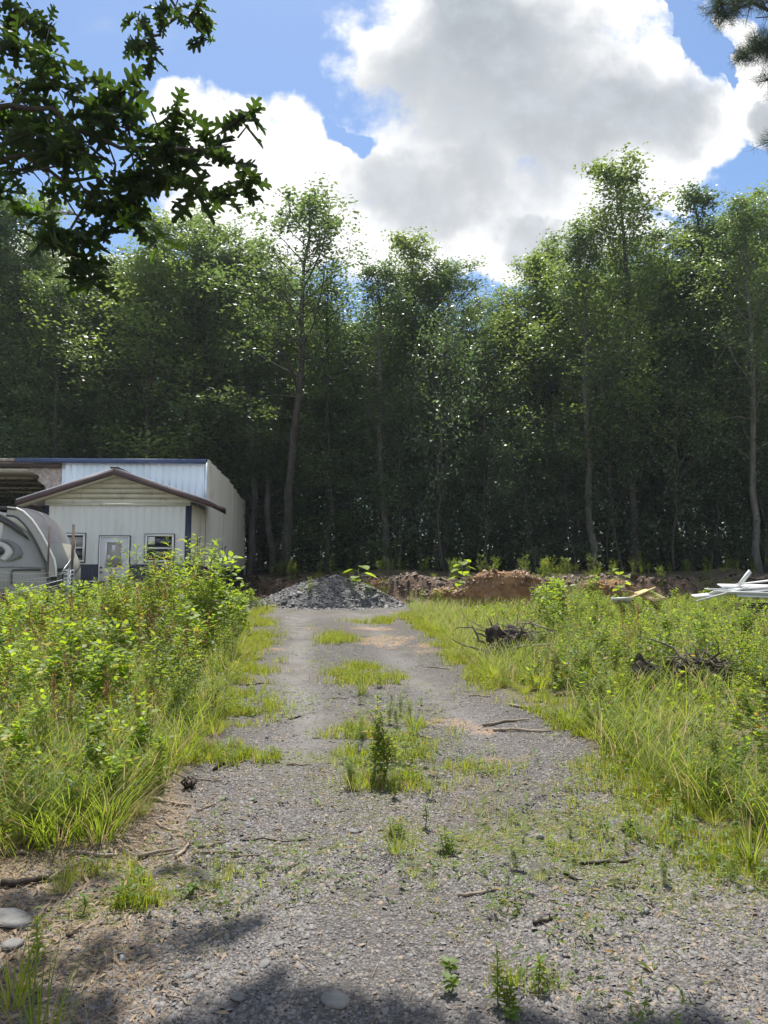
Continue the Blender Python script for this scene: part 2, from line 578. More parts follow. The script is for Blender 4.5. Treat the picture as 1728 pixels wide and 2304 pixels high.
def ground(x, y):
    x = np.asarray(x, dtype=float); y = np.asarray(y, dtype=float)
    z = ground0(x, y)
    inl = sst(0.1, 1.3, LX(y) - x); inr = sst(0.1, 1.5, x - RX(y))
    cut = 1 - sst(17, 19, y)
    z = z + .10 * inl * cut + .14 * inr * cut
    z = z + .05 * (fbm(x, y, .9, 3) - .5) + .03 * (fbm(x, y, 5, 4) - .5) * (1 - .5 * cut * (1 - inl) * (1 - inr))
    # wheel ruts
    c = (LX(y) + RX(y)) / 2
    for s in (-.75, .75):
        z = z - .03 * np.exp(-((x - c - s) / .28) ** 2) * cut
    return z


def gz(x, y): return float(ground(np.array([x]), np.array([y]))[0])


def on(px, py):
    p = G(px, py); p[2] = gz(p[0], p[1]); return p


def axis(lo, hi, c, s0, k):
    out = [c]; x = c
    while x < hi:
        x += s0 + k * abs(x - c); out.append(x)
    x = c
    while x > lo:
        x -= s0 + k * abs(x - c); out.insert(0, x)
    return np.array(out)


xs = axis(-260, 260, 0, .035, .022)
ys = np.concatenate([axis(-60, 19, 3.0, .03, .014), np.arange(19.3, 27, .16), axis(27.2, 320, 27.2, .4, .06)])
ys = np.unique(np.round(ys, 3))
X, Y = np.meshgrid(xs, ys)
Z = ground(X, Y)
nx, ny = len(xs), len(ys)
idx = np.arange(nx * ny).reshape(ny, nx)
F = np.stack([idx[:-1, :-1], idx[:-1, 1:], idx[1:, 1:], idx[1:, :-1]], -1).reshape(-1, 4)


def in_drive(x, y):
    a = sst(-.15, .35, x - LX(y)); b = sst(-.15, .35, RX(y) - x)
    d = a * b
    yard = sst(15.5, 17, y) * sst(-5.6, -5.0, x) * (1 - sst(.9, 2.0, x)) * (1 - sst(21.5, 23.5, y))
    return np.maximum(d * (1 - sst(17.5, 18.5, y)), yard)


def orange_at(x, y):
    o = 0 * x
    for (px, py, rx, ry, a) in [(870, 1440, .55, .9, 1), (835, 1412, .6, .6, .7), (1010, 1620, .33, .22, .95), (1090, 1638, .35, .15, .7), (960, 1455, .5, .8, .6), (620, 1462, .5, .35, .6), (700, 1412, .6, .4, .5), (1000, 1378, 1.6, .7, .7), (1140, 1700, .4, .25, .4), (1250, 1385, 1.4, .6, .6)]:
        p = G(px, py)
        o = np.maximum(o, a * np.exp(-(((x - p[0]) / rx) ** 2 + ((y - p[1]) / ry) ** 2)))
    return o


def moss_at(x, y):
    o = 0 * x
    for (px, py, rx, ry, a) in [(1250, 1880, .8, .55, .8), (1450, 1960, .9, .5, .6), (1000, 1890, .7, .35, .8), (700, 1910, .5, .2, .6), (1350, 1820, .5, .4, .8),
                                (840, 1730, .5, .7, .7), (300, 2030, .4, .25, .7), (420, 1960, .6, .3, .7), (900, 1640, .4, .8, .5), (640, 1700, .6, .25, .6), (1150, 1780, .4, .3, .4), (1700, 1980, .5, .4, .7)]:
        p = G(px, py)
        o = np.maximum(o, a * np.exp(-(((x - p[0]) / rx) ** 2 + ((y - p[1]) / ry) ** 2)))
    return o


def litter_at(x, y):
    return sst(-.5, -1.2, x + .35 * (y - 3)) * 0 + (1 - sst(-1.35, -.45, x + .16 * (y - 3))) * (1 - sst(4.2, 6.0, y))


gr = in_drive(X, Y)
def track_at(x, y):
    c = (LX(y) + RX(y)) / 2
    return (np.exp(-((x - c + .78) / .27) ** 2) + .8 * np.exp(-((x - c - .72) / .27) ** 2)) * sst(4.5, 7, y) * (1 - sst(17, 18.5, y))


edge = np.clip(track_at(X, Y) + .5 * sst(15, 17, Y) * (1 - sst(20, 21, Y)), 0, 1)
zone = np.stack([gr, np.clip(orange_at(X, Y), 0, 1), np.clip(moss_at(X, Y), 0, 1), np.clip(litter_at(X, Y), 0, 1)], -1)
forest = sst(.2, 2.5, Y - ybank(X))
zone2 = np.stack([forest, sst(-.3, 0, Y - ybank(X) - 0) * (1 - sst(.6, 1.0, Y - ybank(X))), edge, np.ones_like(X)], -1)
gm, nt, p = new_mat('ground')
tcn = nt.new('ShaderNodeTexCoord')
OV = tcn.outputs['Object']
za = nt.new('ShaderNodeAttribute', attribute_name='zone')
zb = nt.new('ShaderNodeAttribute', attribute_name='zone2')
s1 = nt.new('ShaderNodeSeparateColor'); nt.l.new(za.outputs['Color'], s1.inputs[0])
s2 = nt.new('ShaderNodeSeparateColor'); nt.l.new(zb.outputs['Color'], s2.inputs[0])
A4 = za.outputs['Alpha']
dn = nt.noise(OV, 2.2, 6, .6)
def brk(v, k=.9):   # noise-broken mask
    return nt.ramp(nt.math('ADD', v, nt.math('MULTIPLY', nt.math('SUBTRACT', dn, .5), k * 1.5)), .38, .62)
vo = nt.new('ShaderNodeTexVoronoi'); vo.inputs['Scale'].default_value = 88
wv = nt.new('ShaderNodeMapping'); wv.inputs['Scale'].default_value = (.8, 1.3, 1)
ds = nt.new('ShaderNodeVectorMath', operation='ADD')
nn = nt.new('ShaderNodeTexNoise'); nn.inputs['Scale'].default_value = 60
nt.l.new(OV, nn.inputs['Vector'])
sc_ = nt.new('ShaderNodeVectorMath', operation='SCALE'); nt.l.new(nn.outputs['Color'], sc_.inputs[0]); sc_.inputs['Scale'].default_value = .012
nt.l.new(OV, ds.inputs[0]); nt.l.new(sc_.outputs[0], ds.inputs[1])
nt.l.new(ds.outputs[0], wv.inputs[0]); nt.l.new(wv.outputs[0], vo.inputs['Vector'])
vs = nt.new('ShaderNodeSeparateColor'); nt.l.new(vo.outputs['Color'], vs.inputs[0])
gcol = nt.mix(nt.ramp(vs.outputs[0], 0, 1, smooth=False), (.065, .060, .057), (.195, .180, .168))
gcol = nt.mix(nt.ramp(vo.outputs['Distance'], .35, .75, 0, .55), gcol, (.045, .04, .036))
fine = nt.ramp(nt.noise(OV, .7, 5, .6), .42, .68, 0, .55)
gcol = nt.mix(fine, gcol, nt.mix(nt.noise(OV, 22, 5, .65), (.105, .085, .066), (.195, .162, .13)))
gcol = nt.mix(nt.math('MULTIPLY', nt.math('MULTIPLY', s2.outputs[2], nt.ramp(nt.noise(OV, 1.6, 6, .6), .3, .6)), .7), gcol, nt.mix(nt.noise(OV, 45, 5, .6), (.19, .18, .17), (.31, .295, .28)))
brown = nt.mix(nt.ramp(nt.noise(OV, 16, 7, .65), .3, .7), (.085, .062, .042), (.23, .18, .125))
soilc = nt.mix(nt.ramp(nt.noise(OV, 1.5, 5, .6), .4, .65), brown, (.14, .15, .05))
litc = nt.mix(nt.ramp(nt.noise(OV, 30, 7, .7), .35, .65), (.10, .075, .055), (.33, .25, .17))
c = nt.mix(brk(s1.outputs[0]), soilc, gcol)
c = nt.mix(nt.math('MULTIPLY', brk(A4, .7), .85), c, litc)
c = nt.mix(nt.math('MULTIPLY', nt.math('MULTIPLY', brk(s1.outputs[1], 1.1), nt.ramp(nt.noise(OV, 7.0, 7, .7), .36, .6)), .62), c, nt.mix(nt.noise(OV, 25, 5), (.36, .22, .11), (.50, .33, .19)))
mo = nt.mix(nt.noise(OV, 40, 5, .7), (.09, .12, .02), (.26, .29, .08))
mf = nt.math('MULTIPLY', brk(s1.outputs[2], 1.1), nt.ramp(nt.noise(OV, 35, 4, .7), .42, .58, 0, .85))
c = nt.mix(mf, c, mo)
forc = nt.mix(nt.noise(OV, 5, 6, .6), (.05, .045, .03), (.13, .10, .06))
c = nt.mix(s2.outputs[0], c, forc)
c = nt.mix(s2.outputs[1], c, nt.mix(nt.ramp(nt.noise(OV, 4, 7, .65), .35, .65), (.075, .052, .037), (.20, .125, .08)))  # bank clay, darkened to put the bank's shade into the colour
nt.put(p, 'Base Color', c)
p.inputs['Roughness'].default_value = .85
p.inputs['Specular IOR Level'].default_value = .25
bn = nt.new('ShaderNodeBump'); bn.inputs['Strength'].default_value = .9; bn.inputs['Distance'].default_value = .012
hgt = nt.math('ADD', nt.math('MULTIPLY', nt.math('SUBTRACT', 1.0, vo.outputs['Distance']), .25), nt.math('MULTIPLY', vs.outputs[1], 1.0))
hgt = nt.math('ADD', hgt, nt.noise(OV, 90, 3))
nt.l.new(hgt, bn.inputs['Height']); nt.l.new(bn.outputs[0], p.inputs['Normal'])
g = mesh_from('ground', np.stack([X, Y, Z], -1).reshape(-1, 3), [F], gm, smooth=True, attrs={'zone': zone.reshape(-1, 4), 'zone2': zone2.reshape(-1, 4)})
tag(g, 'sloping ground with grey gravel drive, bare soil and cut clay bank', 'ground', kind='structure')

# ---------------------------------------------------------------- loose gravel and litter
CHIP = (np.array([(-.5, -.28, 0), (.1, -.5, 0), (.55, -.05, 0), (.2, .42, 0), (-.4, .35, 0), (-.38, -.22, .16), (.08, -.40, .20), (.46, -.04, .15), (.16, .34, .19), (-.32, .27, .22)]),
        [[(0, 1, 6, 5), (1, 2, 7, 6), (2, 3, 8, 7), (3, 4, 9, 8), (4, 0, 5, 9)], [(5, 6, 7, 8, 9)]])


def rand_dirs(n, tilt, r=rng):
    a = r.uniform(0, 2 * pi, n)
    up = nrm(np.stack([r.normal(0, tilt, n), r.normal(0, tilt, n), np.ones(n)], -1))
    d = np.stack([np.cos(a), np.sin(a), np.zeros(n)], -1)
    d = nrm(d - (d * up).sum(1)[:, None] * up)
    return d, up


def sample_xy(n, x0, x1, y0, y1, prob, pw=1.0):
    """rejection sample; y density ~ 1/y^pw"""
    out = []
    tot = 0
    while tot < n:
        k = n * 2
        u = rng.random(k)
        y = y0 * (y1 / y0) ** u if pw >= 1 else y0 + (y1 - y0) * u ** 1.3
        x = rng.uniform(x0, x1, k)
        keep = (np.abs(x) < .62 * y + .8) & (rng.random(k) < prob(x, y))
        out.append(np.stack([x[keep], y[keep]], -1)); tot += int(keep.sum())
        if len(out) > 60: break
    P = np.concatenate(out)[:n]
    return np.column_stack([P, ground(P[:, 0], P[:, 1])])


geo = Geo()
P = sample_xy(150000, -3, 3.2, 1.9, 14, lambda x, y: in_drive(x, y) * (1 - .8 * litter_at(x, y)) * (.35 + .65 * (fbm(x, y, 1.2, 31) > .42)) * np.clip(3.5 / y, .25, 1) * (1 - .75 * np.clip(track_at(x, y), 0, 1)))
d, up = rand_dirs(len(P), .42)
sz = rng.lognormal(math.log(.0122), .40, len(P)).clip(.006, .036)
scatter(geo, *CHIP, P + [0, 0, -.001], d, up, sz)
tag(geo.build('gravel', M['chip']), 'loose grey slate gravel chips covering the drive', 'gravel', kind='stuff')

geo = Geo()
P = sample_xy(9000, -5, 5, 1.9, 9, lambda x, y: np.clip(litter_at(x, y) * 1.0 + .10 * in_drive(x, y) * (fbm(x, y, 1.0, 77) > .5) + .25 * (1 - in_drive(x, y)), 0, 1))
d, up = rand_dirs(len(P), .45)
scatter(geo, *LEAF_L, P + [0, 0, .006], d, up, rng.uniform(.02, .065, len(P)))
tag(geo.build('leaf_litter', M['litter']), 'dry brown leaf litter and bark scraps on the ground', 'leaf litter', kind='stuff')

geo = Geo()   # fallen pine needles / straw
STRAW = (np.array([(0, .012, 0), (0, -.012, 0), (1, -.008, .05), (1, .008, .05)]), [[(0, 1, 2, 3)]])
P = sample_xy(16000, -4, 4, 1.9, 7, lambda x, y: np.clip(.9 * litter_at(x, y) + .35 * (fbm(x, y, .8, 41) > .55) * in_drive(x, y) + .15, 0, 1))
d, up = rand_dirs(len(P), .3)
scatter(geo, *STRAW, P + [0, 0, .008], d, up, rng.uniform(.04, .11, len(P)))
tag(geo.build('straw', M['litter']), 'scattered dry straw and pine needles', 'straw', kind='stuff')

# ---------------------------------------------------------------- short grass
def turf_patch(x, y):
    o = 0 * x
    for (px, py, rx, ry, a) in [(520, 1700, .55, .22, 1), (600, 1702, .25, .13, 1), (545, 1600, .35, .5, .9), (560, 1560, .3, .5, .7), (575, 1500, .3, .8, .8), (570, 1445, .35, 1.3, 1), (560, 1410, .4, 1.2, 1),
                                (940, 1397, 1.2, .55, 1), (1060, 1400, 1.2, .9, 1), (1160, 1400, 1.3, .9, .8), (760, 1442, .32, .45, .9), (742, 1430, .3, .3, .6), (815, 1520, .42, .55, .95), (890, 1525, .15, .25, .7), (820, 1500, .3, .2, .8),
                                (900, 1640, .40, .35, .75), (790, 1650, .25, .25, .6), (850, 1690, .5, .45, .55), (900, 1760, .35, .2, .5), (280, 2030, .16, .07, 1), (330, 1975, .4, .12, .7), (450, 1960, .16, .1, .7), (1000, 1770, .08, .1, .6),
                                (1010, 1890, .5, .25, .08), (1250, 1870, .6, .45, .07), (1420, 1800, .4, .3, .35), (1640, 1900, .4, .4, .6), (1180, 2180, .15, .1, .5), (1060, 1720, .3, .3, .3), (1330, 1290, 3, .8, .3)]:
        q = G(px, py)
        o = np.maximum(o, a * np.exp(-(((x - q[0]) / rx) ** 2 + ((y - q[1]) / ry) ** 2) ** 1.5))
    e = .8 * np.exp(-((x - LX(y) - .02) / .22) ** 2) * (y > 6.5) + .9 * np.exp(-((x - RX(y) - .05) / .28) ** 2) * (y < 18)
    return np.clip(np.maximum(o, e * (fbm(x, y, 1.4, 8) > .4)), 0, 1) * (fbm(x, y, 3, 91) > .46) * (.25 + .65 * (fbm(x, y, 11, 92) > .45))


geo = Geo()
P = sample_xy(80000, -4.5, 6, 2.1, 20, turf_patch)
n = len(P)
a = rng.uniform(0, 2 * pi, n)
d = np.stack([np.cos(a) * .5, np.sin(a) * .5, rng.uniform(.6, 1.4, n)], -1)
scatter(geo, *BLADE, P, d, np.stack([np.cos(a), np.sin(a), np.full(n, .3)], -1), rng.uniform(.035, .10, n) * np.clip(.6 + P[:, 1] * .05, .7, 1.35))
tag(geo.build('short_grass', M['grass']), 'short bright green grass along the drive edges and in its middle', 'grass', kind='stuff')
geo = Geo()   # low leafy weeds mixed through the turf
P = sample_xy(5200, -4, 5, 2.3, 18, lambda x, y: np.clip(turf_patch(x, y) * .8 + .05 * in_drive(x, y) * (fbm(x, y, 1.1, 52) > .55), 0, 1))
n = len(P) * 5; P5 = np.repeat(P, 5, 0) + np.concatenate([rng.normal(0, .012, (n, 2)), rng.uniform(.005, .09, (n, 1))], 1)
a = rng.uniform(0, 2 * pi, n)
scatter(geo, *LEAF_L, P5, np.stack([np.cos(a), np.sin(a), rng.uniform(-.2, .9, n)], -1), nrm(np.stack([rng.normal(0, .3, n), rng.normal(0, .3, n), np.ones(n)], -1)), rng.uniform(.02, .06, n))
tag(geo.build('low_weeds', M['weed_deep']), 'low leafy weeds mixed through the short grass', 'ground cover', kind='stuff')
geo = Geo()   # thin creeping plants over the gravel
P = sample_xy(22000, -3, 4, 2.1, 9, lambda x, y: np.clip(moss_at(x, y), 0, 1) * (fbm(x, y, 6, 61) > .5) * .9)
n = len(P)
a = rng.uniform(0, 2 * pi, n)
d = np.stack([np.cos(a), np.sin(a), rng.uniform(.1, .9, n)], -1)
scatter(geo, *BLADE2, P, d, np.stack([0 * a, 0 * a, 1 + 0 * a], -1), rng.uniform(.02, .06, n))
tag(geo.build('creeping_grass', M['grass']), 'thin yellow green creeping grass spreading over the gravel', 'grass', kind='stuff')

# ---------------------------------------------------------------- plants
def plant_stalk(geo, sg, x, y, z, H, nl, ll, lean=.12, wide=LEAF_L, spread=1.0, seed=None, branch=0):
    r = rng
    az = r.uniform(0, 2 * pi)
    L = H * abs(r.normal(lean, lean * .5))
    t = np.linspace(0, 1, 6)
    pts = np.stack([x + cos(az) * L * t ** 1.8, y + sin(az) * L * t ** 1.8, z + H * t], -1)
    sg.tube(pts, np.linspace(.0034, .0012, 6) * (.6 + H * .6), 4, cap=False)
    k = nl
    ti = np.linspace(.12, 1.0, k) ** .9
    pos = np.stack([np.interp(ti, t, pts[:, j]) for j in range(3)], -1)
    aa = r.uniform(0, 2 * pi) + np.arange(k) * 2.4 + r.normal(0, .3, k)
    el = r.uniform(-.15, .75, k) + .6 * (ti > .9)
    d = np.stack([np.cos(aa) * spread, np.sin(aa) * spread, el], -1)
    up = np.stack([r.normal(0, .25, k), r.normal(0, .25, k), np.ones(k)], -1)
    size = ll * (1.1 - .55 * ti) * r.uniform(.75, 1.25, k)
    scatter(geo, *wide, pos, d, up, size)
    for b in range(branch):
        tb = r.uniform(.35, .85); p0 = np.array([np.interp(tb, t, pts[:, j]) for j in range(3)])
        a2 = r.uniform(0, 2 * pi); bl = H * r.uniform(.18, .35)
        q = np.stack([p0 + np.array([cos(a2) * bl * s * .7, sin(a2) * bl * s * .7, bl * s * .8]) for s in (0, .5, 1)])
        sg.tube(q, [.003, .0022, .0012], 3, cap=False)
        kk = max(6, nl // 4); tt = np.linspace(.15, 1, kk)
        pos = np.stack([np.interp(tt, [0, .5, 1], q[:, j]) for j in range(3)], -1)
        aa = np.arange(kk) * 2.4 + r.uniform(0, 6)
        d = np.stack([np.cos(aa), np.sin(aa), r.uniform(-.1, .7, kk)], -1)
        up = np.stack([r.normal(0, .25, kk), r.normal(0, .25, kk), np.ones(kk)], -1)
        scatter(geo, *wide, pos, d, up, ll * r.uniform(.5, .95, kk))


def proto_plant(name, fn, lm, sm, label, cat, group):
    root = empty(name, (0, 0, 0), 0, label, cat, group)
    lg, sg = Geo(), Geo()
    fn(lg, sg)
    lg.build('leaves', lm, root)
    if sg.n:
        sg.build('stem', sm, root)
    return root


def copy_tree(o, parent=None):
    c = o.copy(); col.objects.link(c); c.parent = parent
    for ch in o.children:
        copy_tree(ch, c)
    return c


USED = set()


def place(root, x, y, z, s, rz, label=None, group=None, sz=None):
    if root.name in USED:
        o = copy_tree(root)
    else:
        USED.add(root.name); o = root
    o.location = (float(x), float(y), float(z)); o.rotation_euler = (0, 0, float(rz))
    o.scale = (s, s, s if sz is None else sz)
    if label: o['label'] = label
    if group: o['group'] = group
    return o


def leafy(lg, sg, H=1.0, k=3, nl=46, ll=.11, br=2):
    for i in range(k):
        plant_stalk(lg, sg, rng.normal(0, .07), rng.normal(0, .07), 0, H * rng.uniform(.7, 1.05), nl, ll, .14, LEAF_L, 1.0, None, br)


def bushy(lg, sg, H=1.0, k=5, nl=22, ll=.14):
    for i in range(k):
        plant_stalk(lg, sg, rng.normal(0, .1), rng.normal(0, .1), 0, H * rng.uniform(.6, 1.05), nl, ll, .28, LEAF_O, 1.2, None, 2)


def drystalk(lg, sg, H=1.0):
    for i in range(5):
        x, y = rng.normal(0, .1, 2)
        az = rng.uniform(0, 6.28); L = rng.uniform(.05, .25)
        h = H * rng.uniform(.7, 1.05)
        t = np.linspace(0, 1, 5)
        pts = np.stack([x + cos(az) * L * t, y + sin(az) * L * t, h * t], -1)
        sg.tube(pts, np.linspace(.004, .002, 5), 4, cap=False)
        k = 70
        ti = rng.uniform(.45, 1, k)
        pos = np.stack([np.interp(ti, t, pts[:, j]) for j in range(3)], -1) + rng.normal(0, .012, (k, 3))
        a = rng.uniform(0, 6.28, k)
        d = np.stack([np.cos(a), np.sin(a), rng.uniform(.3, 2, k)], -1)
        scatter(lg, *LEAF_L, pos, d, np.stack([np.cos(a), np.sin(a), 0 * a + .5], -1), rng.uniform(.02, .06, k))


def tuft(lg, sg, H=.5, k=110, r0=.10, bend=BLADE3, spread=.45):
    a = rng.uniform(0, 2 * pi, k); r = r0 * np.sqrt(rng.random(k))
    P = np.stack([np.cos(a) * r, np.sin(a) * r, 0 * r], -1)
    d = np.stack([np.cos(a) * spread * rng.uniform(.2, 1.6, k), np.sin(a) * spread * rng.uniform(.2, 1.6, k), np.ones(k)], -1)
    scatter(lg, *bend, P, d, np.stack([np.cos(a), np.sin(a), 0 * a + .1], -1) * -1, H * rng.uniform(.5, 1.1, k))


GL, GR = 'tall weeds crowding the left side of the drive', 'tall weeds crowding the right side of the drive'
PL = [proto_plant('leafy_weed', lambda a, b: leafy(a, b, 1.0, 3, 46, .12, 3), M['weed'], M['stem'], 'x', 'weed', GL) for _ in range(3)]
PD = [proto_plant('narrow_leaf_weed', lambda a, b: leafy(a, b, 1.0, 4, 52, .115, 3), M['weed_deep'], M['stem'], 'x', 'weed', GR) for _ in range(3)]
PB = [proto_plant('broadleaf_weed', lambda a, b: bushy(a, b, 1.0, 5, 20, .15), M['broad'], M['stem'], 'x', 'weed', GL) for _ in range(3)]
PS = [proto_plant('dry_stalk', lambda a, b: drystalk(a, b, 1.0), M['dry'], M['stem_red'], 'x', 'weed', 'dry stalks') for _ in range(2)]
PG = [proto_plant('grass_tuft', lambda a, b: tuft(a, b, .40, 150, .14), M['grass'], M['stem'], 'x', 'grass', 'tufts') for _ in range(2)]
PGD = [proto_plant('grass_tuft', lambda a, b: tuft(a, b, .40, 150, .14), M['grass_deep'], M['stem'], 'x', 'grass', 'tufts') for _ in range(2)]


def poisson(n, x0, x1, y0, y1, ok, dmin, tries=30):
    pts = np.zeros((0, 2))
    for _ in range(n * tries):
        y = y0 * (y1 / y0) ** random.random(); x = random.uniform(x0, x1)
        if abs(x) > .60 * y + .5 or not ok(x, y): continue
        dm = dmin * (.6 + y * .05)
        if len(pts) and ((pts[:, 0] - x) ** 2 + (pts[:, 1] - y) ** 2).min() < dm * dm: continue
        pts = np.vstack([pts, [x, y]])
        if len(pts) >= n: break
    return pts


def hleft(x, y):
    h = np.interp(y, [3.5, 5, 7, 9, 11, 14, 18], [.5, .68, .85, 1.0, 1.1, .85, .6])
    h += .80 * math.exp(-(((x + 2.9) / .8) ** 2 + ((y - 11.2) / 1.6) ** 2))
    h *= 1 - .35 * math.exp(-((x - float(LX(y))) / .25) ** 2)
    return h * (1.0 if x > -.5 * y + 1.2 else .86)


def hright(x, y):
    h = np.interp(y, [3.5, 5, 7, 9, 12, 16, 20], [.5, .62, .7, .78, .84, .78, .55])
    h *= np.interp(x - float(RX(y)), [0, .6, 1.4, 3], [.55, .8, 1.0, 1.1])
    px_ = 864 + 1600 * x / y
    if y > 9: h *= .8 if px_ < 1345 else .56
    if 4.9 < y < 7.6 and 1400 < px_ < 1650: h *= .36
    if 8.2 < y < 10.2 and 1100 < px_ < 1260: h *= .7
    return h * (.42 if (y > 8.3 and x < .205 * y) else 1.0)


def house_free(x, y):
    return not (x < -5.6 and y > 21.2) and not (x < -7.2 and y > 15.2)


def zl(x, y):
    px_ = 864 + 1600 * x / y
    a = 'before the camper' if px_ < 170 else 'before the porch door' if px_ < 300 else 'before the right porch window' if px_ < 420 else 'beside the gravel'
    return a + (', nearest the camera' if y < 5.5 else ', halfway along' if y < 9.5 else ', near the building')
def zr(x, y):
    px_ = 864 + 1600 * x / y
    a = 'beside the gravel' if x - RX(y) < .6 else 'before the clay clump' if px_ < 1230 else 'before the slim pale trunk' if px_ < 1400 else 'before the tan sheets' if px_ < 1520 else 'before the white boards'
    return a + (', nearest the camera' if y < 5.5 else ', around the black stump' if y < 8.5 else ', level with the grey stump' if y < 12 else ', near the bank')


okl = lambda x, y: x < LX(y) - .12 + .25 * math.sin(y * 3.1) and house_free(x, y) and y < 20.5
okr = lambda x, y: x > RX(y) + .2 + .22 * math.sin(y * 2.7) and y < ybank(x) - .4 and not (y > 17.0 and x < 3.9)
for i, (x, y) in enumerate(poisson(190, -9, -1, 3.7, 20, okl, .30)):
    h = hleft(x, y) * random.uniform(.85, 1.12)
    n_ = float(fbm(x, y, .55, 55))
    if n_ > .485 and y > 4.5:
        place(PB[i % 3], x, y, gz(x, y) - .02, h, random.uniform(0, 6), 'broad leaved weed, ' + zl(x, y), GL)
    elif i % 3:
        place(PL[i % 3], x, y, gz(x, y) - .02, h, random.uniform(0, 6), 'tall narrow leaved green weed on the left, ' + zl(x, y), GL)
    else:
        place(PD[i % 3], x, y, gz(x, y) - .02, h, random.uniform(0, 6), 'tall deep green weed on the left, ' + zl(x, y), GL)
for i, (x, y) in enumerate(poisson(260, 1, 12, 3.9, 20, okr, .28)):
    h = hright(x, y) * random.uniform(.8, 1.2)
    if i % 9 == 0 and y > 9:
        place(PB[i % 3], x, y, gz(x, y) - .02, h * 1.1, random.uniform(0, 6), 'broad leaved weed, ' + zr(x, y), GR)
    elif i % 3 == 0:
        place(PL[i % 3], x, y, gz(x, y) - .02, h, random.uniform(0, 6), 'light green weed on the right, ' + zr(x, y), GR)
    else:
        place(PD[i % 3], x, y, gz(x, y) - .02, h, random.uniform(0, 6), 'deep green weed on the right, ' + zr(x, y), GR)
for i, (x, y) in enumerate(poisson(42, -7, -1.4, 4, 13, lambda x, y: okl(x, y) and x < LX(y) - .3, .45)):
    place(PS[i % 2], x, y, gz(x, y), hleft(x, y) * random.uniform(.7, 1.0), random.uniform(0, 6), 'rusty dry stalks on the left, ' + zl(x, y), 'dry stalks among the left weeds')
for i, (x, y) in enumerate(poisson(30, 1, 9, 5, 18, lambda x, y: okr(x, y), .6)):
    place(PS[i % 2], x, y, gz(x, y), hright(x, y) * random.uniform(.7, 1.0), random.uniform(0, 6), 'rusty dry stalks on the right, ' + zr(x, y), 'dry stalks among the right weeds')
edl = lambda x, y: LX(y) - .75 < x < LX(y) + .12
edr = lambda x, y: RX(y) - .1 < x < RX(y) + .9
for i, (x, y) in enumerate(poisson(60, -5, -1, 3.6, 17, edl, .17)):
    place((PG if i % 2 else PGD)[i // 2 % 2], x, y, gz(x, y), random.uniform(.3, 1.0) * (1 if y < 8 else .8), random.uniform(0, 6), 'grass tuft on the left, ' + zl(x, y), 'grass tufts along the left edge of the drive')
for i, (x, y) in enumerate(poisson(75, .5, 5, 3.6, 17, edr, .18)):
    place((PG if i % 3 else PGD)[i // 2 % 2], x, y, gz(x, y), random.uniform(.3, .9), random.uniform(0, 6), 'grass tuft on the right, ' + zr(x, y), 'grass tufts along the right edge of the drive')

# uncountable undergrowth
geo, sg = Geo(), Geo()
geo2 = Geo()
def under(n, x0, x1, y0, y1, ok, hf, k):
    for x, y in poisson(n, x0, x1, y0, y1, ok, .12, 14):
        h = hf(x, y) * random.uniform(.45, .85)
        plant_stalk(geo if random.random() < .6 else geo2, sg, x, y, gz(x, y), h, 22, .085, .2, LEAF_L if random.random() < .6 else LEAF_O, 1.0)
under(650, -9, -1, 3.6, 20, okl, hleft, 0)
under(1500, .8, 12, 3.8, 20.3, okr, hright, 0)
under(120, 3.2, 16, 17, 20.3, okr, hright, 0)
a_ = geo.build('undergrowth', M['weed_deep']); tag(a_, 'dense mixed undergrowth filling in beneath the tall weeds', 'undergrowth', kind='stuff')
a_ = geo2.build('undergrowth', M['weed']); tag(a_, 'lighter green undergrowth mixed in beneath the tall weeds', 'undergrowth', kind='stuff')
a_ = sg.build('undergrowth_stems', M['stem']); tag(a_, 'thin stems of the undergrowth', 'undergrowth', kind='stuff')
geo = Geo()   # long grass
P = sample_xy(42000, -8, 10, 3.2, 20, lambda x, y: np.clip((x < LX(y) + .02) * (y < 14) * .8 + (x > RX(y)) * (y < ybank(x) - .3) * np.where(x < RX(y) + 1.2, .8, .3), 0, 1) * (fbm(x, y, 1.1, 21) > .42) * (1 - ((x < -5.6) & (y > 21))))
n = len(P); a = rng.uniform(0, 2 * pi, n)
d = np.stack([np.cos(a) * .35, np.sin(a) * .35, np.ones(n)], -1)
scatter(geo, *BLADE3, P, d, -np.stack([np.cos(a), np.sin(a), 0 * a + .1], -1), rng.uniform(.18, .5, n))
tag(geo.build('long_grass', M['grass_deep']), 'long grass growing between the weeds', 'grass', kind='stuff')

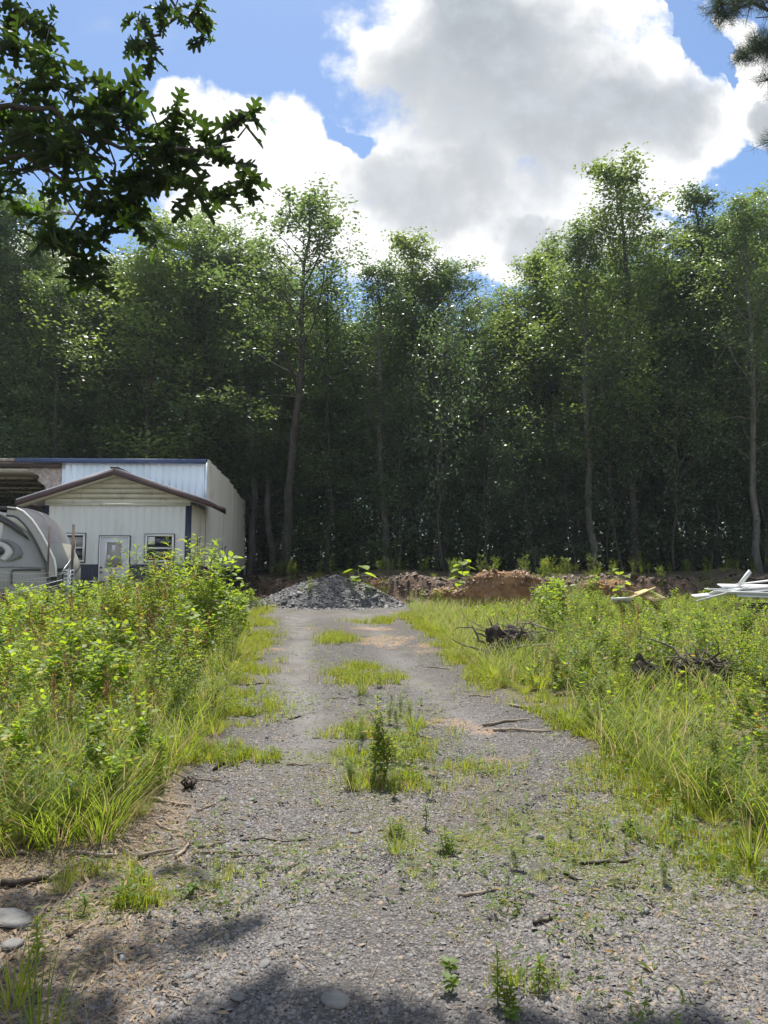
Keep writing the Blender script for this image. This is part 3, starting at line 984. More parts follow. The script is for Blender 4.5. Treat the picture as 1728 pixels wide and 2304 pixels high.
# single plants in the gravel
def small_plant(px, py, h, kind, label, group=None):
    q = on(px, py)
    if kind == 'leafy':
        root = empty('weed_plant', q, 0, label, 'weed', group); lg, sg = Geo(), Geo()
        for i in range(3): plant_stalk(lg, sg, *rng.normal(0, .03, 2), 0, h * rng.uniform(.6, 1.1), 22, .085 * max(.7, h * 3), .2)
        lg.build('leaves', M['weed'], root); sg.build('stem', M['stem'], root)
    elif kind == 'sapling':
        root = empty('leafy_sapling', q, 0, label, 'weed', group); lg, sg = Geo(), Geo()
        for i in range(6): plant_stalk(lg, sg, *rng.normal(0, .07, 2), 0, h * rng.uniform(.55, 1.05), 30, .10, .2, LEAF_L, 1, None, 3)
        lg.build('leaves', M['weed'], root); sg.build('stem', M['stem_red'], root)
    elif kind == 'spike':
        root = empty('leafy_spike', q, 0, label, 'weed', group); lg, sg = Geo(), Geo()
        plant_stalk(lg, sg, 0, 0, 0, h, 60, .05, .05, LEAF_L)
        lg.build('leaves', M['weed'], root); sg.build('stem', M['stem'], root)
    elif kind == 'rosette':
        root = empty('broadleaf_seedling', q, 0, label, 'seedling', group); lg, sg = Geo(), Geo()
        sg.tube([(0, 0, 0), (.01, .01, h * .5), (0, .01, h)], .003, 5)
        k = 9; a = np.arange(k) * 2.4
        scatter(lg, *LEAF_O, np.stack([0 * a, 0 * a + .01, h * (1 - .06 * np.arange(k))], -1), np.stack([np.cos(a), np.sin(a), rng.uniform(-.35, .5, k)], -1), nrm(np.stack([rng.normal(0, .3, k), rng.normal(0, .3, k), np.ones(k)], -1)), rng.uniform(.022, .048, k))
        lg.build('leaves', M['weed_deep'], root); sg.build('stem', M['stem'], root)
    else:
        root = empty('grass_tuft', q, 0, label, 'grass', group); lg = Geo()
        tuft(lg, None, h, 90, .04, BLADE4, .35)
        lg.build('leaves', M['grass_deep'], root)
    return root


small_plant(858, 1765, .62, 'sapling', 'tallest leafy sapling standing in the middle of the gravel drive')
small_plant(900, 1720, .3, 'leafy', 'low leafy weed just right of the tall sapling in the drive')
small_plant(795, 1780, .16, 'tuft', 'dark grass tuft left of the tall sapling in the drive')
small_plant(850, 1655, .3, 'leafy', 'bushy weed directly behind the tall sapling in the drive')
small_plant(930, 1650, .28, 'tuft', 'grass clump at the right end of the weed patch in the drive')
small_plant(815, 1560, .28, 'tuft', 'dark grass clump in the middle of the drive farther back')
small_plant(850, 1545, .2, 'leafy', 'small weed beside the farther grass clump in the drive')
small_plant(892, 1535, .16, 'tuft', 'small separate grass tuft right of the farther clump')
small_plant(760, 1450, .18, 'tuft', 'farthest grass tuft in the middle of the drive')
small_plant(890, 1915, .17, 'tuft', 'dark grass tuft alone in the near gravel')
small_plant(895, 1880, .14, 'leafy', 'thin seedling just behind the dark near grass tuft')
small_plant(957, 1865, .13, 'rosette', 'umbrella shaped seedling right of the dark near tuft')
small_plant(1003, 1915, .14, 'leafy', 'thin yellow green seedling in the near gravel')
small_plant(928, 1965, .10, 'tuft', 'yellowish little grass tuft in the near gravel')
small_plant(970, 1990, .08, 'tuft', 'short grass tuft right of the yellowish tuft')
small_plant(1215, 1965, .09, 'tuft', 'small grass tuft right of centre in the gravel')
small_plant(1420, 1870, .12, 'leafy', 'thin seedling in the green patch near the right edge')
small_plant(1010, 2190, .05, 'rosette', 'pale flat seedling upper one of the pair in front')
small_plant(1015, 2235, .06, 'rosette', 'bright flat seedling lower one of the pair in front')
small_plant(1120, 2262, .17, 'spike', 'upright densely leaved spike in the front gravel')
small_plant(1148, 2275, .09, 'spike', 'short leafy spike beside the taller one in front')
small_plant(1212, 2215, .12, 'spike', 'slim leafy sprout right of the tall front spike')
small_plant(1255, 2200, .07, 'tuft', 'yellow green sprig in the front gravel')
small_plant(1150, 2300, .04, 'rosette', 'seedling at the bottom of the picture')
small_plant(1450, 2270, .04, 'tuft', 'flat grass sprig at the lower right in the shade')
small_plant(85, 2165, .16, 'spike', 'upright leafy spike in the litter at lower left')
small_plant(185, 2060, .08, 'rosette', 'seedling with pale round leaves in the litter at left')
small_plant(140, 2010, .14, 'tuft', 'thin grass tuft in the litter at left')
small_plant(430, 2010, .05, 'rosette', 'small bright seedling by the shaded gravel at left')
small_plant(1690, 1950, .3, 'tuft', 'upright grass at the right edge near the camera')
small_plant(1510, 1850, .2, 'leafy', 'small leafy weed at the near right edge')
for i in range(46):
    if i < 30:
        t_ = random.random(); px, py = 760 + 190 * random.random() + 30 * t_, 1570 + 230 * t_
    else:
        px, py = random.uniform(950, 1650), random.uniform(1780, 2000)
    q = on(px, py)
    place((PD + PL)[i % 6], q[0], q[1], q[2] - .005, random.uniform(.08, .26) * (1 if i < 30 else .6), i * 1.3, 'small weed in the ragged green strip ' + ('behind the tall sapling' if py < 1700 else 'around the tall sapling') if i < 30 else 'tiny weed in the mossy gravel at the right of the drive', 'small weeds scattered in the gravel')
q = on(90, 2330)
root = empty('grass_clump', q, 0, 'coarse dark grass clump at the lower left corner', 'grass'); lg = Geo()
tuft(lg, None, .36, 34, .09, blade(.15, .3), .4); lg.build('leaves', M['grass_deep'], root)
q = on(30, 2250)
root = empty('grass_clump', q, 0, 'leafy grass shoots at the lower left edge behind the coarse clump', 'grass'); lg = Geo()
tuft(lg, None, .22, 50, .06, blade(.15, .5), .5); lg.build('leaves', M['grass'], root)

# ---------------------------------------------------------------- sticks, stones
def stick(a, b, r, label, bend=.1, dark=False, fork=False):
    p0, p1 = on(*a), on(*b)
    root = (p0 + p1) / 2
    root[2] = gz(root[0], root[1])
    L = np.linalg.norm(p1 - p0)
    t = np.linspace(0, 1, 7)
    side = np.array([-(p1 - p0)[1], (p1 - p0)[0], 0]) / (L + 1e-6)
    w_ = np.cumsum(rng.normal(0, bend * L * .35, 7)); w_ -= np.linspace(w_[0], w_[-1], 7)
    pts = p0 + (p1 - p0) * t[:, None] + side * w_[:, None]
    pts[:, 2] = ground(pts[:, 0], pts[:, 1]) + r * .9 + np.abs(rng.normal(0, .006, 7))
    g_ = Geo(); g_.tube(pts - root, r * np.array([1.0, 1.1, .95, 1.0, .85, .8, .55]), 6)
    if fork:
        q = pts[4] - root; dv = nrm((p1 - p0) * .8 + side * L * .7) * L * .3
        g_.tube([q, q + dv * .5 + [0, 0, .01], q + dv + [0, 0, .015]], [r * .6, r * .45, r * .25], 5)
    o = g_.build('stick', M['wood_dark'] if dark else M['wood_grey'], None, True)
    o.location = root
    tag(o, label, 'stick', 'sticks lying on the ground')


for a in [((340, 1803), (430, 1818), .010, 'weathered stick against the left weeds'), ((442, 1828), (487, 1814), .007, 'short pale stick on the left gravel'),
          ((310, 1935), (400, 1915), .010, 'curved stick emerging from the left grass'), ((175, 1930), (265, 1932), .010, 'stick lying under the left grass tufts', .1, False),
          ((395, 1932), (425, 1900), .009, 'short thick broken stick at the left edge'), ((445, 1908), (508, 1898), .008, 'straight pale stick, left one of three in a row'),
          ((450, 1920), (545, 1910), .006, 'thin pale stick below the row of three'), ((520, 1920), (585, 1915), .005, 'thin twig at the end of the stick row'),
          ((540, 1886), (690, 1880), .004, 'long thin dark twig across the left track', .06, True), ((0, 2005), (110, 1990), .016, 'thick dark branch in the litter at far left', .05, True),
          ((110, 1992), (190, 1945), .008, 'grey forked twig in the litter at left', .1, False, True), ((0, 1925), (60, 1928), .012, 'pale stick at the left picture edge'),
          ((350, 1855), (410, 1875), .006, 'thin curved twig at the left track'), ((1305, 1936), (1430, 1936), .007, 'dark stick in the green patch at right', .06, True),
          ((1270, 1955), (1300, 1972), .008, 'short dark stick in the right gravel', .1, True), ((1030, 2012), (1125, 1994), .007, 'pale curved stick in the centre gravel'),
          ((1200, 2066), (1255, 2048), .007, 'forked dark stick in the centre right gravel', .1, True, True), ((1120, 2020), (1180, 2024), .005, 'thin twig by the pale curved stick'),
          ((1085, 1628), (1190, 1622), .013, 'thick weathered stick, upper of the right pair', .12, False), ((1110, 1640), (1240, 1649), .013, 'long straight pale stick, lower of the right pair', .03),
          ((1145, 1588), (1215, 1600), .014, 'forked weathered stick beside the right grass', .1, False, True), ((1055, 1565), (1105, 1568), .008, 'short stick on the right track farther back'),
          ((650, 1613), (678, 1606), .008, 'small dark stick on the left track', .05, True), ((740, 1568), (785, 1570), .008, 'small stick left of the farther grass clump'),
          ((645, 1716), (700, 1717), .006, 'thin stick on the left track'), ((925, 1650), (975, 1662), .008, 'bent pale stick right of the weed patch'),
          ((480, 1735), (555, 1688), .010, 'crooked dark twig at the tip of the left grass tongue', .15, True, True), ((500, 1760), (440, 1756), .005, 'thin stick near the curled bark'),
          ((1345, 1610), (1460, 1580), .016, 'weathered root stick in front of the right stump', .08, False), ((590, 1480), (520, 1492), .008, 'stick by the left grass farther back', .05, True),
          ((790, 1499), (830, 1500), .008, 'far stick across the middle of the drive', .05), ((960, 1500), (1010, 1507), .008, 'far stick on the right track', .05),
          ((555, 1545), (607, 1538), .008, 'dark stick at the left edge halfway up', .05, True), ((430, 2245), (360, 2218), .004, 'long thin straw coloured twig at the lower left'),
          ((150, 2112), (185, 2090), .007, 'short dark stick in the lower left litter', .05, True), ((1240, 1360), (1310, 1362), .012, 'stick lying by the clay clump')]:
    stick(a[0], a[1], a[2], a[3], *(a[4:] if len(a) > 4 else ()))


def rockgeo(sx, sy, sz, seed, n=2, rough=.28):
    import bmesh
    bm = bmesh.new()
    bmesh.ops.create_icosphere(bm, subdivisions=n, radius=1)
    r = np.random.default_rng(seed)
    off = r.uniform(0, 50, 3)
    P = np.array([v.co[:] for v in bm.verts])
    planes = nrm(r.normal(0, 1, (9, 3))); dd = r.uniform(.55, .9, 9)
    for pl, dk in zip(planes, dd):
        h = P @ pl
        P = P - np.clip(h - dk, 0, None)[:, None] * pl[None]
    P = P * (1 + rough * (fbm(P[:, 0] * 2 + off[0], P[:, 1] * 2 + P[:, 2] + off[1], 1.3, seed) - .5))[:, None]
    P *= [sx, sy, sz]
    F = np.array([[v.index for v in f.verts] for f in bm.faces])
    bm.free()
    g_ = Geo(); g_.add(P, [F]); return g_


def rock(px, py, w_, h_, label, m='slate', lift=.6, cat='stone', group='loose stones'):
    q = on(px, py)
    o = rockgeo(w_ / 2, w_ / 2 * .8, h_ / 2, int(px * 7 + py)).build('stone', M[m])
    q[2] += h_ * .5 * lift - h_ * .1
    o.location = q; o.rotation_euler = (rng.uniform(-.2, .2), rng.uniform(-.2, .2), rng.uniform(0, 6))
    tag(o, label, cat, group)


M['pale_stone'] = mat('pale_stone', (.17, .165, .155), .85, var=.15, scale=12, bump=.4)
for a in [(563, 1798, .07, .02, 'flat pale stone on the left track'), (503, 1798, .07, .02, 'white flake of bark at the left edge of the gravel'), (797, 1871, .08, .02, 'thin pale chip in the middle gravel'),
          (620, 2000, .05, .018, 'flat pale stone in the near left gravel'), (630, 2118, .05, .018, 'light tan stone in the near gravel'), (755, 2250, .12, .035, 'flat grey white stone in the lower shadow'),
          (535, 2228, .08, .025, 'small pale stone at the tip of the lower shadow'), (470, 2155, .06, .02, 'pale stone in the lower left litter'), (20, 2080, .22, .05, 'large flat grey stone at the left picture edge'),
          (30, 2130, .12, .03, 'smaller grey stone below the large flat one at left'), (427, 2175, .06, .02, 'pale flake below the left shadow'), (595, 2160, .06, .02, 'flat brown grey stone left of centre')]:
    rock(*a[:4], a[4], 'pale_stone', .6)
for a in [(1215, 1878, .05, .04, 'small dark lump on the right track'), (1690, 2010, .045, .035, 'dark pine cone like lump at right'), (1455, 2050, .04, .03, 'dark round lump in the right gravel'), (600, 1660, .05, .04, 'dark stone on the left track'), (776, 1710, .05, .04, 'dark stone left of the tall sapling'), (275, 2155, .05, .04, 'dark round pine cone in the lower left litter')]:
    rock(*a[:4], a[4], 'slate', .8)
# curled brown bark at left grass
q = on(425, 1775); g_ = Geo()
for k in range(7):
    a = k * .9; g_.tube([(.02 * cos(a), .02 * sin(a), .01), (.05 * cos(a + .6), .05 * sin(a + .6), .045), (.03 * cos(a + 1.4), .03 * sin(a + 1.4), .075)], [.012, .009, .004], 5)
o = g_.build('curled_bark', M['wood_dark'], None, True); o.location = q; tag(o, 'curled dead brown leaf and bark clump at the left weed edge', 'bark')

# ---------------------------------------------------------------- gravel heap
pc = on(752, 1362); hx, hy = pc[0], pc[1] + .3
def heap_h(x, y):
    u_ = (x - hx) / np.where(x > hx, 1.95, 2.35); v_ = (y - hy) / 1.35
    r = np.sqrt(u_ * u_ + v_ * v_)
    return .96 * np.clip(1 - r, 0, 1) ** .9 * (1 - .12 * np.exp(-r * r * 14)) * (1 + .22 * (fbm(x, y, 2.5, 71) - .5)) + .05 * (fbm(x, y, 9, 72) - .5) * (r < .98)
gx, gy = np.meshgrid(np.linspace(-2.6, 2.2, 120), np.linspace(-1.5, 1.5, 80))
hz = heap_h(gx + hx, gy + hy)
zz = ground(gx + hx, gy + hy) - gz(hx, hy) + np.where(hz > .005, hz, -.06)
idx = np.arange(gx.size).reshape(gx.shape)
FF = np.stack([idx[:-1, :-1], idx[:-1, 1:], idx[1:, 1:], idx[1:, :-1]], -1).reshape(-1, 4)
root = empty('gravel_heap', (hx, hy, gz(hx, hy)), 0, 'heap of dark grey crushed slate at the end of the drive', 'gravel heap')
mesh_from('mound', np.stack([gx, gy, zz], -1).reshape(-1, 3), [FF], mat('heap_fill', (.085, .083, .082), .9, var=.3, scale=20, bump=1, bscale=30), root)
n = 17000
th = rng.uniform(0, 2 * pi, n); r = np.where(rng.random(n) < .85, np.sqrt(rng.random(n)) * 1.08, rng.uniform(.95, 1.4, n))
x = hx + np.cos(th) * r * np.where(np.cos(th) > 0, 1.95, 2.35); y = hy + np.sin(th) * r * 1.35
z = ground(x, y) + heap_h(x, y)
d, up = rand_dirs(n, .75)
geo = Geo(); scatter(geo, *CHIP, np.stack([x - hx, y - hy, z - gz(hx, hy) - .01], -1), d, up, rng.lognormal(math.log(.032), .55, n).clip(.012, .17))
o = geo.build('loose_stones', M['slate'], root); o['kind'] = 'stuff'
for i, (px, py, w_) in enumerate([(675, 1345, .30), (660, 1368, .22), (842, 1352, .34), (803, 1358, .2), (615, 1362, .3), (640, 1360, .26), (870, 1376, .24), (900, 1358, .2), (860, 1335, .18), (652, 1384, .2), (560, 1368, .24), (572, 1360, .2), (690, 1366, .24), (770, 1318, .16), (925, 1368, .18), (545, 1372, .2)]):
    yq = hy - 1.2 + .05 * i if py > 1352 else hy - .75
    p_ = at(px, py, yq); x, y = p_[0], yq
    zq = gz(x, y) + float(heap_h(np.array([x]), np.array([y]))[0])
    o = rockgeo(w_ / 2, w_ / 2 * .7, w_ * .2, 300 + i).build('slate_rock', M['slate']); o.location = (x, y, zq + .02)
    o.rotation_euler = (random.uniform(-.5, .5), random.uniform(-.5, .5), random.uniform(0, 6))
    tag(o, 'larger angular slate slab lying on the gravel heap', 'rock', 'larger slabs on the gravel heap')

# ---------------------------------------------------------------- clay clumps at the bank
def clay_clump(px, py, Yd, wx, wy, wz, label, seed, roots=60):
    p_ = at(px, py, Yd); zb_ = gz(p_[0], Yd)
    root = empty('clay_clump', (p_[0], Yd, zb_), 0, label, 'soil clump')
    import bmesh
    bm = bmesh.new(); bmesh.ops.create_icosphere(bm, subdivisions=5, radius=1)
    P = np.array([v.co[:] for v in bm.verts]); F = np.array([[v.index for v in f.verts] for f in bm.faces]); bm.free()
    P = np.sign(P) * np.abs(P) ** .72
    k = 1 + .38 * (fbm(P[:, 0] * 1.6 + seed, P[:, 2] * 1.6 + P[:, 1], 1.6, seed, 5) - .5) + .16 * (fbm(P[:, 0] + P[:, 1], P[:, 2], 9, seed + 3) - .5)
    P = P * k[:, None] * [wx / 2, wy / 2, wz / 2] + [0, 0, wz * .46]
    mesh_from('soil', P, [F], M['clay'], root, True)
    g_ = Geo()
    for i in range(roots):
        j = rng.integers(len(P)); q = P[j]
        if q[2] < wz * .55: continue
        dv = nrm(q - np.array([0, 0, wz * .3])) * .1 + rng.normal(0, .07, 3)
        g_.tube([q - dv * .3, q + dv * .5, q + dv + [0, 0, -.03], q + dv * 1.5 + [0, 0, -.12]], [.010, .008, .006, .003], 4, False)
    g_.build('roots', M['wood_grey'], root)
    k = rng.integers(0, len(P), int(420 * wx)); d, up = rand_dirs(len(k), 1.2)
    g_ = Geo(); scatter(g_, *CHIP, P[k] + rng.normal(0, .015, (len(k), 3)), d, up, rng.lognormal(math.log(.06), .5, len(k)).clip(.02, .2))
    o = g_.build('clods', M['clod_sunlit'], root); o['kind'] = 'stuff'
    return root


M['clod'] = rockmat('clod', (.06, .042, .03), (.17, .11, .07), (.2, .16, .11))  # clods on the bank: its shade painted in as darker colour
M['clod_sunlit'] = rockmat('clod_sunlit', (.16, .09, .045), (.36, .21, .11), (.32, .25, .16))  # same clods on the clumps, sunlight painted in as brighter colour
clay_clump(1134, 1355, 18.6, 1.95, 1.1, 1.04, 'large upturned clump of red clay and roots at the end of the drive', 3, 260)
clay_clump(1010, 1350, 20.4, 1.1, .8, .5, 'lower orange clay clump in the bank left of the large one', 9, 60)
clay_clump(1370, 1340, 20.3, 1.5, .9, .72, 'rounded brown clay clump at the bank behind the right weeds', 14, 60)
clay_clump(845, 1330, 22.4, .8, .7, .6, 'brown clay clump right behind the gravel heap', 21, 50)

n = 5200
x = rng.uniform(-5.5, 17, n); y = ybank(x) + rng.uniform(-.9, 1.3, n)
d, up = rand_dirs(n, 1.0)
g_ = Geo(); scatter(g_, *CHIP, np.stack([x, y, ground(x, y)], -1), d, up, rng.lognormal(math.log(.065), .6, n).clip(.02, .3))
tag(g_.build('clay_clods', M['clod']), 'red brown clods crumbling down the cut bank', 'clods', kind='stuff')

# big-leaved seedlings
def big_leaf_plant(px, py, Yd, h, label, k=11, ls=.28):
    p_ = at(px, py, Yd); z = gz(p_[0], Yd)
    root = empty('big_leaf_plant', (p_[0], Yd, z), 0, label, 'plant'); lg, sg = Geo(), Geo()
    sg.tube([(0, 0, 0), (.03, 0, h * .5), (0, .02, h)], [.014, .011, .006], 6)
    zt = np.linspace(.35, 1, k) * h; a = np.arange(k) * 2.4 + 1
    base = np.stack([.02 + 0 * a, 0 * a, zt], -1); rad = ls * .6
    ends = base + np.stack([np.cos(a) * rad, np.sin(a) * rad, 0 * a + .06], -1)
    for b, e in zip(base, ends): sg.tube([b, e], [.005, .003], 4, False)
    scatter(lg, *LEAF_H, ends, np.stack([np.cos(a), np.sin(a), 0 * a - .25], -1), np.tile([[0, 0, 1.]], (k, 1)), ls * rng.uniform(.75, 1.15, k))
    lg.build('leaves', M['broad'], root); sg.build('stem', M['stem'], root)


big_leaf_plant(806, 1325, 20.2, 1.05, 'bright big leaved seedling rising behind the gravel heap', 8, .34)
big_leaf_plant(1040, 1355, 18.7, 1.25, 'bright big leaved seedling left of the large clay clump', 14, .26)
big_leaf_plant(1395, 1350, 15.0, .98, 'bright leafy seedling in front of the bank at right', 10, .17)

# bank-edge weeds
BK = [(700, 1310, 19.9, .8), (725, 1310, 20.1, .7), (680, 1310, 20, .6), (865, 1330, 20.3, .7), (600, 1350, 18.5, .35), (575, 1350, 18.5, .4), (950, 1350, 19.6, .55), (975, 1350, 19.7, .5), (990, 1350, 19.4, .6), (1065, 1350, 19.2, .55), (1100, 1290, 19.2, 1.25), (1170, 1290, 19.4, 1.15), (930, 1350, 20, .5), (1290, 1350, 18.2, .6), (1310, 1350, 18.0, .85)]
for i, (px, py, Yd, h) in enumerate(BK):
    p_ = at(px, py, Yd); place((PL + PD)[i % 6], p_[0], Yd, gz(p_[0], Yd), h, i, 'leafy weed growing at the foot of the clay bank', 'weeds at the foot of the clay bank')
for i in range(120):
    x = random.uniform(-4.5, 16); y = float(ybank(x)) + random.uniform(.1, 3.2)
    place((PL + PD + PG)[i % 8], x, y, gz(x, y), random.uniform(.3, .8), i, 'low weed on the bank top, ' + ('left of the large clay clump' if x < 2.2 else 'behind the large clay clump' if x < 4.4 else 'right of the large clay clump' if x < 7.5 else 'behind the tan sheets and white boards'), 'weeds along the top of the bank')

# ---------------------------------------------------------------- stumps
def stump(px, py, label, w_, seed, roots=26, wood=1.0):
    q = on(px, py)
    q[1] += w_ * .25; q[2] = gz(q[0], q[1])
    root = empty('stump', q, 0, label, 'stump')
    gg = Geo(); r_ = np.random.default_rng(seed)
    for k in range(5):
        rg = rockgeo(w_ * r_.uniform(.1, .24) * wood, w_ * .16, w_ * r_.uniform(.12, .24) * wood, seed + k, 3, 1.3)
        gg.merge(rg, None, (r_.uniform(-.35, .35) * w_, r_.uniform(-.12, .12), w_ * r_.uniform(.1, .3)))
    gg.build('wood', M['wood_dark'], root)
    g_ = Geo()
    for k in range(roots):
        a = r_.uniform(0, 2 * pi); L = w_ * r_.uniform(.25, .8)
        p0 = np.array([r_.uniform(-.4, .4) * w_, r_.uniform(-.2, .15) * w_, w_ * r_.uniform(.03, .34)])
        d_ = np.array([cos(a), sin(a) * .5, r_.uniform(-.3, .22)]); pts = [p0]
        for s in range(6):
            d_ = nrm(d_ + r_.normal(0, .45, 3)); pts.append(pts[-1] + d_ * L / 6)
        pts = np.array(pts); pts[:, 2] = np.maximum(pts[:, 2], .03)
        g_.tube(pts, np.array([.9, 1, .85, .7, .5, .35, .15]) * .016 * r_.uniform(.25, 1.3), 5)
    g_.build('roots', M['root'], root)


stump(1165, 1492, 'tangled grey uprooted stump in the weeds beside the far right edge', 1.05, 5, 80, .75)
stump(1480, 1585, 'black charred stump in the right weeds', .62, 8, 12, 1.5)
stump(1590, 1585, 'heap of tangled grey roots right of the black stump', .8, 12, 80, .5)
for i, (a, b, Ya, Yb, zz1, zz2) in enumerate([((1140, 1410), (1230, 1435), 10.6, 10.3, .7, .5), ((1155, 1400), (1245, 1420), 10.6, 10.4, .8, .55), ((1110, 1420), (1190, 1425), 10.3, 10.5, .6, .6), ((1115, 1470), (1235, 1450), 9.6, 9.8, .35, .5)]):
    A_, B_ = at(*a, Ya), at(*b, Yb); m_ = (A_ + B_) / 2; g_ = Geo()
    g_.tube([A_ - m_, (A_ + B_) / 2 - m_ + [0, 0, .04], B_ - m_], [.006, .013, .017], 6)
    g_.tube([(A_ + B_) / 2 - m_, (A_ * 1.3 + B_ * .7) / 2 - m_ + [0, 0, .1]], [.008, .003], 5)
    o = g_.build('dead_branch', M['wood_grey'], None, True); o.location = m_
    tag(o, 'bare dead branch leaning on the tangled grey stump', 'branch', 'dead branches on the far right stump')

# ---------------------------------------------------------------- building
RZ = math.atan(.037)
OX, OY, OZ = -6.2, 22.7, .99
def ribwall(g_, u0, u1, z0, z1, v, axis_=0, face=-1, pitch=.2286, rag=1.0):
    """ribbed sheet; axis 0 runs along u at depth v, axis 1 runs along v at u=v. z1 may be callable"""
    us = [u0]; ds = [0.0]
    x = u0
    while x < u1 - 1e-4:
        for dx, hh in ((.09, 0), (.105, .018), (.135, .018), (.15, 0), (pitch, 0)):
            xx = min(x + dx, u1); us.append(xx); ds.append(hh * rag)
        x += pitch
    V, n = [], len(us)
    for k, (uu, h) in enumerate(zip(us, ds)):
        zt = z1(uu) if callable(z1) else z1
        off = v + face * h
        P0 = (uu, off) if axis_ == 0 else (off, uu)
        V.append((P0[0], P0[1], z0)); V.append((P0[0], P0[1], zt))
    g_.add(V, [[(2 * i, 2 * i + 2, 2 * i + 3, 2 * i + 1) for i in range(n - 1) if us[i + 1] > us[i]]])


B = empty('metal_building', (OX, OY, OZ), RZ, 'pale metal clad workshop with a gabled front room and open bay on the left', 'building')
def box_part(name, m, boxes, parent=None):
    g_ = Geo()
    for b in boxes: g_.box(*b)
    return g_.build(name, M[m] if isinstance(m, str) else m, parent if parent is not None else B)


W0 = -4.58
WH = 3.05      # porch wall height
g_ = Geo(); ribwall(g_, W0, 0, 1.135, WH, 0); g_.build('front_wall', M['panel_white'], B)
g_ = Geo(); ribwall(g_, W0, -2.86, -.3, 1.13, 0.0, pitch=.12); g_.build('front_wainscot', M['navy'], B)
g_ = Geo(); ribwall(g_, -1.85, 0, -.3, 1.13, 0.0, pitch=.12); g_.build('front_wainscot', M['navy'], B)
def roofz(v): return float(np.interp(v, [2.2, 4.6, 7.1, 10.7], [4.80, 4.74, 4.50, 4.19]))
def ragz(v):
    k = math.floor(v / .9); return roofz(k * .9 + .2) + .04 + .10 * ((k * 7919) % 5) / 5
g_ = Geo(); ribwall(g_, .0, 2.2, 1.135, WH, 0, 1, 1, .3048, 3.2); g_.build('porch_side_wall', M['panel_side'], B)
g_ = Geo(); ribwall(g_, 2.2, 10.7, 1.135, ragz, 0.02, 1, 1, .3048, 3.2); g_.build('side_wall', M['panel_side'], B)
g_ = Geo(); ribwall(g_, 0, 10.7, -.4, 1.13, 0.01, 1, 1, .12); g_.build('side_wainscot', M['navy'], B)
g_ = Geo(); ribwall(g_, -5.02, 0, 1.0, 4.78, 2.2); g_.build('upper_front_wall', M['panel_pale'], B)
box_part('back_wall', 'osb', [(-20, -.1, 10.55, 10.7, -.4, 4.14)])
box_part('bay_side_wall', 'osb', [(-5.12, -5.03, 2.3, 10.5, -.3, 4.4)])
box_part('porch_side_left', 'panel_white', [(W0 - .02, W0 + .02, .02, 2.19, -.3, WH)])
box_part('corner_trim', 'navy', [(-.155, .03, -.035, .03, -.3, WH - .02)])
box_part('corner_trim', 'navy', [(W0 - .03, W0 + .12, -.035, .03, -.3, WH - .02)])
box_part('corner_trim', 'panel_pale', [(-.06, .035, 2.165, 2.2, 3.0, 4.78)])
box_part('downspout', 'white_trim', [(.05, .11, 10.62, 10.7, -.3, 1.3)])
# gable with horizontal lap siding
pk_u, pk_z = -2.29, 4.05
sl = .335
g_ = Geo()
zz0 = WH; step = .16
while zz0 < pk_z - .1:
    z1_ = min(zz0 + step, pk_z - .05)
    h0 = (pk_z - .02 - zz0) / sl; h1 = (pk_z - .02 - z1_) / sl
    h0 = min(h0, 2.29); h1 = min(h1, 2.29)
    g_.add([(pk_u - h0, -.045, zz0), (pk_u + h0, -.045, zz0), (pk_u + h1, -.018, z1_), (pk_u - h1, -.018, z1_), (pk_u - h0, .0, zz0), (pk_u + h0, .0, zz0)], [[(0, 1, 2, 3), (4, 5, 1, 0)]])
    zz0 += step
g_.build('gable_siding', M['siding'], B)
box_part('gable_base_trim', 'siding', [(W0, 0.0, -.07, -.046, WH - .05, WH + .03)])
# porch roof: two slopes, overhanging
hwL, hwR = 2.98, 3.0
zrf = pk_z + .10
g_ = Geo()
for s, hw in ((-1, hwL), (1, hwR)):
    e = (pk_u + s * hw, zrf - sl * hw)
    poly = [(pk_u, zrf), e, (e[0], e[1] - .04), (pk_u, zrf - .04)]
    g_.prism(poly if s > 0 else poly[::-1], 1, -.52, 2.19)
rf = g_.build('roof', M['roof_metal'], B)
box_part('ridge_cap', 'black_seal', [(pk_u - .12, pk_u + .12, -.54, 2.18, zrf - .02, zrf + .025)], rf)
for s, hw in ((-1, hwL), (1, hwR)):
    g_ = Geo(); e = (pk_u + s * hw, zrf - sl * hw)
    poly = [(pk_u, zrf - .045), (e[0], e[1] - .045), (e[0], e[1] - .22), (pk_u, zrf - .235)]
    g_.prism(poly if s > 0 else poly[::-1], 1, -.56, -.522)
    g_.build('rake_board', M['maroon'], rf)
    g_ = Geo()
    poly = [(pk_u, zrf - .20), (e[0] - s * .02, e[1] - .2), (e[0] - s * .02, e[1] - .225), (pk_u, zrf - .225)]
    g_.prism(poly if s > 0 else poly[::-1], 1, -.518, -.09)
    g_.build('soffit', M['siding'], rf)
    box_part('eave_fascia', 'maroon', [(e[0] - .02, e[0] + .02, -.519, 2.15, e[1] - .20, e[1] - .042)], rf)
